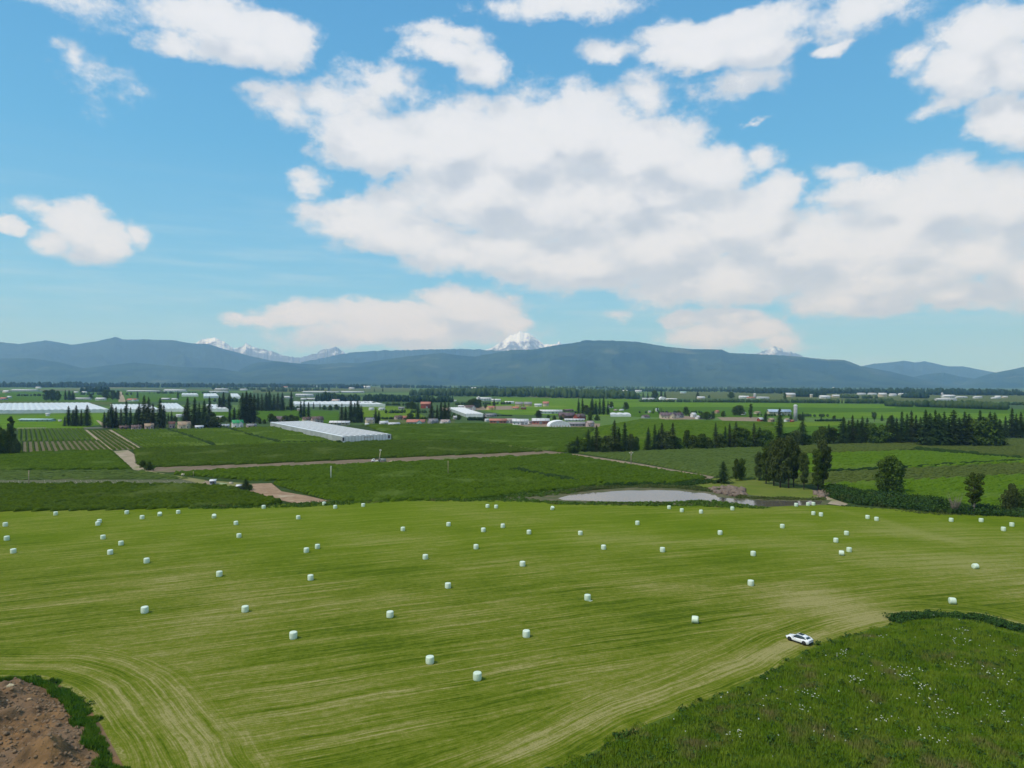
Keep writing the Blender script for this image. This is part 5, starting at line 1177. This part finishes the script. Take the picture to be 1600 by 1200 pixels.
# ------------------------------------------------------------------ car
def loft(secs, m, name, smooth=True, cap=True):
    S = np.array(secs, float); k, n = S.shape[:2]; idx = np.arange(k*n).reshape(k, n)
    f = [(idx[i, j], idx[i, (j+1) % n], idx[i+1, (j+1) % n], idx[i+1, j]) for i in range(k-1) for j in range(n)]
    mb = MB(); mb.add(S.reshape(-1, 3), f4=f, f3=([(0, j+1, j) for j in range(1, n-1)]+[((k-1)*n, (k-1)*n+j, (k-1)*n+j+1) for j in range(1, n-1)]) if cap else None)
    return mb.mesh(name, m, smooth)


def make_car(label, paint, loc, rz, cat='car', name='parked_car'):
    e = obj(name, None, loc=loc, rz=rz, label=label, cat=cat)
    # x forward; body sections: (x, half width, floor z, sill bulge, belt z)
    B = [(-2.36, .74, .55, .98), (-2.30, .86, .38, 1.08), (-2.05, .93, .28, 1.12), (-1.4, .965, .25, 1.08), (-.6, .96, .22, 1.0), (.4, .955, .22, .95), (1.1, .955, .24, .93), (1.7, .94, .26, .86), (2.15, .88, .32, .74), (2.36, .72, .42, .62)]
    secs = [[(x, -w_*.90, z0), (x, -w_, z0+.16), (x, -w_, z0+(z1-z0)*.62), (x, -w_*.93, z1-.03), (x, -w_*.62, z1+.03), (x, w_*.62, z1+.03), (x, w_*.93, z1-.03), (x, w_, z0+(z1-z0)*.62), (x, w_, z0+.16), (x, w_*.90, z0)] for x, w_, z0, z1 in B]
    body = obj('body', loft(secs, paint, 'body', False), e)
    gl = mat('car_glass', (.03, .05, .055), rough=.06, spec=.8)
    Cb = [(-2.08, .80, 1.06, 1.09, .74), (-1.55, .84, 1.04, 1.36, .66), (-1.0, .86, 1.0, 1.50, .64), (-.3, .87, .97, 1.55, .65), (.25, .87, .95, 1.50, .64), (.75, .86, .94, 1.24, .68), (1.18, .82, .92, .95, .76)]
    secs = [[(x, -w_, zb_), (x, -(w_+wt)/2-.02, (zb_+zt)/2), (x, -wt, zt), (x, wt, zt), (x, (w_+wt)/2+.02, (zb_+zt)/2), (x, w_, zb_)] for x, w_, zb_, zt, wt in Cb]
    obj('cabin_glass', loft(secs, gl, 'cabin_glass'), e)
    # roof skin and pillars, proud of the glass
    rs_ = [[(x, -wt-.02, zt-.03), (x, -wt*.9, zt+.03), (x, wt*.9, zt+.03), (x, wt+.02, zt-.03), (x, wt*.5, zt-.06), (x, -wt*.5, zt-.06)] for x, w_, zb_, zt, wt in Cb[1:5]]
    rf = obj('roof', loft(rs_, paint, 'roof'), e)
    mb = MB(); mb.box(-.85, .1, -.45, .45, 1.555, 1.60); obj('sunroof', mb.mesh('sunroof', gl), rf)
    for sy in (-1, 1):
        mb = MB()
        mb.tube((-2.08, sy*.80, 1.08), (-1.50, sy*.70, 1.38), .075, .065, 6); obj('pillar', mb.mesh('pillar', paint), e)
        mb = MB(); mb.tube((1.18, sy*.80, .95), (.25, sy*.67, 1.50), .05, .05, 6); obj('pillar', mb.mesh('pillar', paint), e)
        mb = MB(); mb.tube((-.35, sy*.88, .97), (-.35, sy*.68, 1.53), .035, .03, 5); obj('pillar', mb.mesh('pillar', mat('trim_black', (.02, .02, .02), rough=.5)), e)
        mb = MB(); mb.box(.62, .86, sy*.98-.1, sy*.98+.1, .98, 1.12); obj('wing_mirror', mb.mesh('wing_mirror', paint), e)
        mb = MB(); mb.box(2.15, 2.33, sy*.62-.17, sy*.62+.17, .60, .74); obj('headlight', mb.mesh('headlight', mat('lamp_lens', (.6, .62, .65), rough=.1)), e)
        mb = MB(); mb.box(-1.0, 1.1, sy*.965-.02, sy*.965+.02, .22, .36); obj('sill', mb.mesh('sill', mat('trim_black', (.02, .02, .02))), e)
        for k in (-.75, .28):
            mb = MB(); mb.box(k-.09, k+.09, sy*.972-.012, sy*.972+.012, .84, .87); obj('door_handle', mb.mesh('door_handle', cm('grey')), e)
    mb = MB(); mb.box(-2.375, -2.33, -.74, .74, .86, .93); obj('tail_light', mb.mesh('tail_light', mat('red_lens', (.22, .01, .01), rough=.2)), e)
    mb = MB(); mb.box(-2.40, -2.26, -.78, .78, .34, .58); obj('rear_bumper', mb.mesh('rear_bumper', mat('trim_black', (.02, .02, .02))), e)
    mb = MB(); mb.box(-2.385, -2.37, -.24, .24, .66, .78); obj('number_plate', mb.mesh('number_plate', cm('white')), e)
    for x in (-1.45, 1.43):
        for sy in (-1, 1):
            wb = MB(); wb.tube((0, -.13, 0), (0, .13, 0), .37, .37, 20); t_ = obj('wheel', wb.mesh('wheel', mat('tyre', (.02, .02, .02))), e, (x, sy*.87, .37))
            wb = MB(); wb.tube((0, sy*.132, 0), (0, sy*.142, 0), .24, .22, 16); obj('rim', wb.mesh('rim', mat('dark_rim', (.09, .09, .10), rough=.3, metallic=.8)), t_)
            wb = MB(); wb.tube((0, sy*.09, 0), (0, sy*.10, 0), .43, .43, 20); obj('wheel_arch', wb.mesh('wheel_arch', mat('trim_black', (.02, .02, .02))), e, (x, sy*.872, .41))
    return e


p = GH(1249, 1003)
make_car('white sloping roofed car parked on the hay field beside the grassy mound', mat('white_paint', (.80, .82, .82), rough=.25, spec=.5), (p[0], p[1], HZ), atan2(.80, -.60)).scale = (.93, .93, .93)
p = G(588, 690.5)
make_car('small dark parked car at the greenhouse front wall', mat('dark_paint', (.03, .03, .04), rough=.3), (p[0], p[1], .2), 1.9)


# ------------------------------------------------------------------ wrapped hay bales
def bale_mesh(seed, lying=False):
    rs = np.random.RandomState(seed); r, h = .655, 1.18; ns = 28
    rings = [(0, .0), (.45, 0.0), (.90, .0), (.985, .05), (1.0, .16), (1.02, .35), (1.025, .5), (1.02, .65), (1.0, .84), (.985, .93), (.93, .985), (.80, 1.01), (.45, 1.0), (.1, 1.0)]
    a = np.arange(ns)*2*pi/ns; V = []
    wob = .018*np.sin(3*a+rs.rand()*6)+.012*np.sin(5*a+rs.rand()*6)
    for k, z in rings:
        side = 1 if .1 < z < .95 else .5
        rr = r*k*(1+wob*side+.012*(rs.rand(ns)-.5)*side+(.014*(np.arange(ns) % 2)*side)); V.append(np.c_[np.cos(a)*rr, np.sin(a)*rr, h*(z+0*a)+.012*(rs.rand(ns)-.5)*(k > .3)])
    V = np.vstack(V); V[:, 0] += .04*(V[:, 2]/h)*(rs.rand()-.5); n = len(rings)
    if lying: V = np.c_[V[:, 2]-h/2, V[:, 1], V[:, 0]+r*.97]
    idx = np.arange(n*ns).reshape(n, ns); f = [(idx[i, j], idx[i, (j+1) % ns], idx[i+1, (j+1) % ns], idx[i+1, j]) for i in range(n-1) for j in range(ns)]
    cap = [tuple(idx[-1])]
    mb = MB(); mb.add(V, f4=f, f3=[(idx[-1, 0], idx[-1, j], idx[-1, j+1]) for j in range(1, ns-1)]); me = mb.mesh('hay_bale', MB_, False)
    sm = np.ones(len(me.polygons), bool); me.polygons.foreach_set('use_smooth', sm); return me


MB_ = bpy.data.materials.new('bale_wrap'); MB_.use_nodes = True; n = NT(MB_.node_tree); b = n.n['Principled BSDF']
b.inputs['Roughness'].default_value = .38; b.inputs['Specular IOR Level'].default_value = .45
tc = n.node('ShaderNodeTexCoord').outputs['Object']; s = n.node('ShaderNodeSeparateXYZ', {0: tc}); ang = n.m('ARCTAN2', s.outputs[1], s.outputs[0])
st = n.noise(n.node('ShaderNodeCombineXYZ', {0: n.m('MULTIPLY', ang, 5), 1: n.m('MULTIPLY', s.outputs[2], .8), 2: 0.0}).outputs[0], 2.2, 4, .6)
oi = n.node('ShaderNodeObjectInfo').outputs['Random']
c = n.mix(n.ss(st, .35, .7), (.66, .76, .58, 1), (.52, .64, .46, 1)); c = n.mix(n.m('MULTIPLY', oi, .3), c, (.78, .84, .74, 1))
n.put(b.inputs['Base Color'], c); bn = n.node('ShaderNodeBump', {'Height': st, 'Strength': .6, 'Distance': .05}); n.put(b.inputs['Normal'], bn.outputs[0])
BM = [bale_mesh(k) for k in range(5)]; BLY = [bale_mesh(20, True), bale_mesh(21, True)]
tl = MB(); tl.add([(-.1, -.55, .02), (.3, -.75, .05), (.5, -1.0, .03), (.1, -1.05, .06), (-.5, -.85, .04), (-.55, -.6, .1)], f3=[(0, 1, 3), (1, 2, 3), (0, 3, 4), (0, 4, 5)]); TAIL = tl.mesh('loose_wrap', MB_)
BALES = [
 (85, 805.5, 'at the far left under the dark bushes'), (196.5, 803.5, 'touching the dark crop edge, second along it from the left'), (220.5, 811.5, 'just in front of the dark crop edge, between two edge bales'), (248, 806.5, 'slightly tipped one close to the dark crop edge', 't'), (277, 803, 'on the dark crop edge right of the tipped one'), (333, 810, 'rounded tipped one near the dark crop edge', 't'),
 (367.5, 820.5, 'upper one of the pair aligned below the grey sheds'), (372, 840.5, 'lower one of the pair aligned below the grey sheds'), (6, 823, 'highest of three at the left border'), (8, 845, 'middle of three at the left border'), (18, 865, 'lowest of three at the left border'),
 (153.5, 817.5, 'rear one of two overlapping at left'), (151, 821.5, 'front one of two overlapping at left'), (159, 843, 'directly below the overlapping two at left'), (187, 852.5, 'right one of a loose trio at left'), (170, 867, 'lowest one of a loose trio at left'), (227, 880.5, 'alone below the loose trio at left'), (341, 901.5, 'alone left of centre on a tan patch'), (223.5, 959, 'lowest one at left above the curving track'), (381, 957.5, 'alone level with the lowest left one, further right'),
 (411, 795, 'on the edge beside the end of the dark bushes'), (505.5, 789.5, 'standing at the tip of the reddish dirt bend'), (523, 795, 'just right below the dirt bend tip'), (567, 792, 'on the far edge right of the dirt bend'), (465, 811.5, 'alone below the reddish dirt bend'),
 (761.5, 793.5, 'left one of a close pair on the far edge in the centre'), (775, 794.5, 'right one of a close pair on the far edge in the centre'), (629, 830, 'alone left of the four in upper centre'), (700.5, 822.5, 'leftmost of the four in upper centre'), (755, 831.5, 'lowest of the four in upper centre'), (785.5, 825, 'third of the four in upper centre'), (826.5, 835, 'rightmost of the four in upper centre'),
 (477.5, 864, 'left one of a close pair left of centre'), (495, 858, 'right one of a close pair left of centre'), (743.5, 858.5, 'alone below the four in upper centre'), (664, 874.5, 'with a loose wrap tail, left of centre', 'w'), (484, 907.5, 'with a loose wrap tail on its left, below the close pair', 'w'), (699.5, 920, 'with a loose wrap tail in the middle of the field', 'w'), (608.5, 966, 'left of the middle, above the lowest two'), (456.5, 999.5, 'large one in the lower left field'), (671, 1038.5, 'large one left of the nearest one'), (745.5, 1064.5, 'nearest of all, lowest in the picture'),
 (862.5, 797, 'tilted one on the edge left of the pond', 't'), (1046, 795.5, 'on the edge below the middle of the pond'), (1066, 800.5, 'left one of two below the pond'), (1096, 802.5, 'right one of two below the pond'), (1145, 797.5, 'on the edge below the pond channel'), (996.5, 820.5, 'alone below the left half of the pond'), (907, 836.5, 'right of the four in upper centre'), (1126, 836, 'alone below the pond channel'), (943.5, 859, 'centre right, left one of a wide pair'), (1036, 863, 'centre right, right one of a wide pair'), (816.5, 885.5, 'alone just right of the centre line'), (1178, 869, 'upper one of two aligned right of centre'), (1174.5, 916, 'lower one of two aligned right of centre'), (918.5, 939, 'large one right of centre with loose wrap', 'w'), (822.5, 997, 'large one above right of the nearest one'), (1087.5, 975, 'lying on its side with crumpled wrap', 'l'),
 (1272, 805, 'left one of a close pair below the dirt patch'), (1284, 807, 'right one of a close pair below the dirt patch'), (1223.5, 825.5, 'alone right of the pond channel'), (1357, 811, 'left one of a pair below the bramble hedge'), (1371, 814, 'right one of a pair below the bramble hedge'), (1324, 836.5, 'uppermost of the right hand four'), (1307.5, 848, 'leftmost of the right hand four'), (1328.5, 863, 'rightmost of the right hand four'), (1316.5, 868.5, 'lowest of the right hand four', 'l'), (1488, 815.5, 'in front of the bare twiggy shrub'), (1535, 816, 'in front of the slender tree, to its right'), (1583, 823, 'upper one of two at the right border'), (1570, 830, 'lower one of two at the right border'), (1526.5, 889.5, 'wide one alone at right', 'l'), (1491, 945, 'wide one nearest the grassy mound', 'l'),
 (1245, 791.5, 'half hidden beyond the edge, left of three'), (1263.5, 790.5, 'half hidden beyond the edge, middle of three'), (1272, 789.8, 'half hidden beyond the edge, right of three'),
]
for i, q in enumerate(BALES):
    px, py, wh = q[:3]; fl = q[3] if len(q) > 3 else ''
    p = GH(px, py); me = BLY[i % 2] if fl == 'l' else BM[i % 5]
    z = HZ if py > 793 or px < 600 else HZ
    near = 'large ' if False else ''
    o = obj('hay_bale', me, loc=(p[0], p[1]+.6, HZ-.02), rz=RS.rand()*6.28 if fl != 'l' else RS.uniform(-.5, .3), label='white wrapped bale '+wh, cat='hay bale', group='wrapped hay bales on the mown field')
    o.scale = (1+.05*(RS.rand()-.5),)*2+(1+.08*(RS.rand()-.5),)
    if fl == 't': o.rotation_euler = (.35, .25, 0); o.location.z += .1
    else: o.rotation_euler[0] = .03*(RS.rand()-.5)
    if fl == 'w': obj('loose_wrap', TAIL, o, rz=.0)

# ------------------------------------------------------------------ grassy mound, bottom right
MC = MOUND


def patch_mesh(name, poly, hfun, step, m, lo=None, hi=None):
    lo = poly.min(0) if lo is None else np.array(lo); hi = poly.max(0) if hi is None else np.array(hi)
    xs = np.arange(lo[0], hi[0]+step, step); ys = np.arange(lo[1], hi[1]+step, step); X, Y = np.meshgrid(xs, ys)
    Z = hfun(X, Y); idx = np.arange(X.size).reshape(X.shape)
    Fq = np.stack([idx[:-1, :-1], idx[:-1, 1:], idx[1:, 1:], idx[1:, :-1]], -1).reshape(-1, 4)
    zf = Z.ravel()[Fq].max(1); Fq = Fq[zf > HZ-.25]
    return obj(name, mesh_np(name, np.stack([X, Y, Z], -1), Fq, m, True), kind='structure')


def mound_h(X, Y):
    ins = inpoly(X, Y, MOUND); d = dist_poly(X, Y, MOUND, True); sd_ = np.where(ins, d, -d)
    k = np.clip(sd_/12, 0, 1); k = k*k*(3-2*k)
    return np.where(sd_ > -1, HZ-.3+.33*np.clip(sd_+1, 0, 1)+1.7*k+2.6*k*(fbm(X/9, Y/9, 4, 9)-.45)+.25*(fbm(X/2, Y/2, 3, 4)-.5)*np.clip(sd_/2, 0, 1), HZ-1)


MOUND_LO, MOUND_HI = (0, 60), (130, 142)
patch_mesh('grassy_mound', MOUND, mound_h, .6, mat('mound_soil', (.06, .10, .012), (.08, .12, .018), .5, 5, spec=.02), MOUND_LO, MOUND_HI)


def grass_blades(name, q, z, hgt, m, label, seed, width=.05, nb=3, lean=.5):
    rs = np.random.RandomState(seed); n = len(q); h = hgt[:, None]*(.6+.7*rs.rand(n, nb)); a = rs.rand(n, nb)*2*pi; l = lean*rs.rand(n, nb)*h
    bx = q[:, 0][:, None]+.12*rs.normal(size=(n, nb)); by = q[:, 1][:, None]+.12*rs.normal(size=(n, nb)); zz = z[:, None]+0*bx
    wa = rs.rand(n, nb)*2*pi; w_ = width*(.7+.8*rs.rand(n, nb))
    p0 = np.stack([bx-np.cos(wa)*w_, by-np.sin(wa)*w_, zz-.05], -1); p1 = np.stack([bx+np.cos(wa)*w_, by+np.sin(wa)*w_, zz-.05], -1); p2 = np.stack([bx+np.cos(a)*l, by+np.sin(a)*l, zz+h], -1)
    V = np.stack([p0, p1, p2], 2).reshape(-1, 3)
    return obj(name, mesh_np(name, V, np.arange(len(V)).reshape(-1, 3), m), kind='stuff', label=label)


rs = np.random.RandomState(8)
q = np.c_[rs.uniform(0, 118, 190000), rs.uniform(74, 140, 190000)]
jx = 3.2*(fbm(q[:, 0]/2.5, q[:, 1]/2.5, 3, 61)-.45); q = q[inpoly(q[:, 0]+jx, q[:, 1]-jx, MOUND)]; q = q[np.abs(q[:, 0]) < q[:, 1]*.80+3]
dm_ = np.where(inpoly(q[:, 0], q[:, 1], MOUND), dist_poly(q[:, 0], q[:, 1], MOUND, True), .2)
tall = fbm(q[:, 0]/6, q[:, 1]/6, 3, 31); hh = (.25+.75*tall)*np.clip(dm_/2.5+.25, 0, 1)
MG = mat('tall_grass', (.100, .185, .010), (.160, .235, .020), .30, 6, rough=.95, spec=.02, col3=(.19, .18, .06), scale3=.16, c3lo=.55, c3hi=.72)
grass_blades('tall_grass', q, np.maximum(HZ, mound_h(q[:, 0], q[:, 1])), hh, MG, 'tall uncut green grass covering the mound at lower right', 2, .06, 3, .6)
# darker weeds clumps and rim
sel = rs.rand(len(q)) < .022*(tall > .5)+.004; c = q[sel]; zc = np.maximum(HZ, mound_h(c[:, 0], c[:, 1])); R = .25+.45*rs.rand(len(c))
foliage_patch('leafy_weeds', np.c_[c, zc+R*.5], R, 34, .28, mat('mound_weed_leaves', (.028, .070, .012), (.060, .115, .018), 1., 5, spec=.1), 'dark leafy weeds scattered over the grassy mound', 6)
rim = gp([(1395, 974), (1430, 968.5), (1470, 967.5), (1530, 972), (1580, 986), (1660, 1002)])
tt = rs.rand(420); seg_ = np.linspace(0, 1, len(rim)); c = np.c_[np.interp(tt, seg_, rim[:, 0]), np.interp(tt, seg_, rim[:, 1])]+rs.normal(size=(420, 2))*.7; R = .35+.6*rs.rand(420)
foliage_patch('leafy_weeds', np.c_[c, HZ+R*.6], R, 60, .26, mat('rim_weed_leaves', (.020, .060, .010), (.042, .095, .015), 1.2, 5), 'dark green weedy rim along the far side of the mound', 7)
# white flower heads
fl_ = []; 
centres = [(1390, 1058), (1420, 1062), (1500, 1050), (1560, 1065), (1270, 1095), (1375, 1095), (1440, 1085), (1320, 1020), (1540, 1100), (1480, 1120), (1380, 1130), (1255, 1125), (1590, 1030), (1450, 1100), (1510, 1010), (1200, 1110), (1340, 1070), (1570, 1130), (1300, 1160), (1450, 1170), (1150, 1160), (1500, 990)]
for (px, py) in centres:
    cc = G(px, py, 2.0); k = rs.randint(4, 20); fl_.append(cc+rs.normal(size=(k, 2))*(.6+1.2*rs.rand()))
fl_.append(q[rs.choice(len(q), 60)]); c = np.vstack(fl_); c = c[inpoly(c[:, 0], c[:, 1], MOUND)]
zc = mound_h(c[:, 0], c[:, 1])+.55+.35*rs.rand(len(c)); R = .05+.09*rs.rand(len(c))
foliage_patch('white_flowers', np.c_[c, zc], R, 7, .10, mat('white_petals', (.72, .74, .62)), 'small white flower heads sprinkled over the grassy mound', 9, flat=.3)

# grass verge beside the pile and soil heap, bottom left
PC = G(20, 1150)


def pile_h(X, Y):
    ins = inpoly(X, Y, PILE); d = dist_poly(X, Y, PILE, True); sd_ = np.where(ins, d, -d)
    k = np.clip((sd_-1.2)/5.0, 0, 1); k = k*k*(3-2*k)
    lump = fbm(X/4.2, Y/4.2, 3, 77); 
    z = HZ-.3+.33*np.clip(sd_+1, 0, 1)+k*(.8+5.5*np.clip(lump-.34, 0, 1))+1.25*k*(fbm(X/1.6, Y/1.6, 5, 5, True)-.5)
    return np.where(sd_ > -1, z, HZ-1)


M_heap = mat('dug_soil', (.235, .135, .06), (.12, .075, .04), .35, 8, bump=.8, bscale=2.5, col3=(.185, .12, .07), scale3=.11, spec=.04, c3lo=.46, c3hi=.62)
patch_mesh('soil_heap', PILE, pile_h, .28, M_heap, (-105, 72), (-44, 112))
rs = np.random.RandomState(18); q = np.c_[rs.uniform(-105, -44, 120000), rs.uniform(72, 112, 120000)]; jx = 2.6*(fbm(q[:, 0]/1.8, q[:, 1]/1.8, 3, 62)-.4); ins = inpoly(q[:, 0]+jx, q[:, 1]+jx, PILE); q = q[ins]; d = dist_poly(q[:, 0], q[:, 1], PILE, True)
keep = d < 2.2+3.2*(fbm(q[:, 0]*.4, q[:, 1]*.4, 3, 3)-.45); q = q[keep]; d = d[keep]
q = q[np.abs(q[:, 0]) < q[:, 1]*.82]; d = dist_poly(q[:, 0], q[:, 1], PILE, True)
grass_blades('tall_grass', q, np.maximum(HZ, pile_h(q[:, 0], q[:, 1])), (.35+.5*fbm(q[:, 0]/3, q[:, 1]/3, 3, 2))*np.clip(d/.8, .3, 1), mat('rim_grass', (.065, .16, .010), (.11, .20, .014), .5, 5, spec=.1), 'lush green grass rim around the soil heap', 3, .06, 4, .6)
sel = rs.rand(len(q)) < .02; c = q[sel]; R = .25+.35*rs.rand(len(c)); foliage_patch('leafy_weeds', np.c_[c, pile_h(c[:, 0], c[:, 1])+R*.5], R, 40, .25, MF_bram, 'dark weeds in the grass rim around the soil heap', 12)


def rock_mesh(seed, k=.5):
    import bmesh
    bm = bmesh.new(); bmesh.ops.create_icosphere(bm, subdivisions=2, radius=k); r_ = random.Random(seed)
    for v_ in bm.verts: v_.co *= r_.uniform(.75, 1.15); v_.co.z *= .7
    me = bpy.data.meshes.new('boulder'); bm.to_mesh(me); bm.free(); return me


# loose clods on the heap (too many and too small to count)
rs = np.random.RandomState(4); c = np.c_[rs.uniform(-100, -48, 6500), rs.uniform(74, 110, 6500)]; c = c[inpoly(c[:, 0], c[:, 1], PILE)]; c = c[dist_poly(c[:, 0], c[:, 1], PILE, True) > 2.5]
ico = rock_mesh(1, 1.0); iv = np.array([v_.co[:] for v_ in ico.vertices]); ifc = np.array([p_.vertices[:] for p_ in ico.polygons]); V = []; Fs = []
for i, (x, y) in enumerate(c):
    s_ = .06+.22*rs.rand()**3; V.append(iv*s_*(1+.3*rs.rand(3))+(x, y, pile_h(np.array([x]), np.array([y]))[0]+s_*.2)); Fs.append(ifc+i*len(iv))
obj('soil_clods', mesh_np('soil_clods', np.vstack(V), np.vstack(Fs), mat('clods', (.22, .145, .08), (.14, .095, .055), 2, 4)), kind='stuff', label='loose brown clods on the soil heap')
for k, (px, py, s_, cl, lb) in enumerate([(16, 1077, .5, (.50, .42, .26), 'pale boulder on the crest of the soil heap'), (46, 1091, .33, (.45, .30, .16), 'orange brown boulder in the soil heap'), (11, 1093, .22, (.6, .58, .5), 'small whitish stone at the left border in the heap')]):
    x, y = G(px, py, 2.0); me = rock_mesh(k+3, s_); me.materials.append(mat('stone%d' % k, cl, tuple(.7*t for t in cl), 3, 5, bump=.4)); obj('boulder', me, loc=(x, y, pile_h(np.array([x]), np.array([y]))[0]+s_*.25), label=lb, cat='boulder')
# brown rubble bank right of the pond
rs = np.random.RandomState(9); c = pts_in([(1105, 764), (1160, 764), (1168, 775), (1150, 778), (1118, 772)], 420, rs); V = []; Fs = []
for i, (x, y) in enumerate(c):
    s_ = .25+.9*rs.rand()**2; V.append(iv*s_*(1+.6*rs.rand(3))+(x, y, s_*.4+.5*rs.rand())); Fs.append(ifc+i*len(iv))
obj('rubble', mesh_np('rubble', np.vstack(V), np.vstack(Fs), mat('rubble_brown', (.14, .10, .075), (.21, .16, .12), .6, 4)), kind='stuff', label='brown rubble bank at the right end of the pond')
c = pts_in([(1270, 768), (1296, 768), (1302, 779), (1276, 778)], 120, rs); V = []; Fs = []
for i, (x, y) in enumerate(c):
    s_ = .25+.7*rs.rand()**2; V.append(iv*s_*(1+.6*rs.rand(3))+(x, y, s_*.4+.3*rs.rand())); Fs.append(ifc+i*len(iv))
obj('rubble', mesh_np('rubble', np.vstack(V), np.vstack(Fs), MATS['rubble_brown']), kind='stuff', label='small reddish rubble pile beside the pale dirt patch')

# ------------------------------------------------------------------ haze
mb = MB(); mb.box(-36000, 36000, -4000, 25600, -3, 2050); hm = bpy.data.materials.new('haze_air'); hm.use_nodes = True; n = NT(hm.node_tree); n.n.clear()
pv = n.node('ShaderNodeVolumePrincipled', {'Color': (.31, .58, 1.0, 1), 'Absorption Color': (1, 1, 1, 1), 'Density': 5.8e-5, 'Anisotropy': .1})
pv.inputs['Density Attribute'].default_value = ''
n.node('ShaderNodeOutputMaterial', {'Volume': pv.outputs[0]})
hz = obj('haze', mb.mesh('haze', hm), kind='stuff')
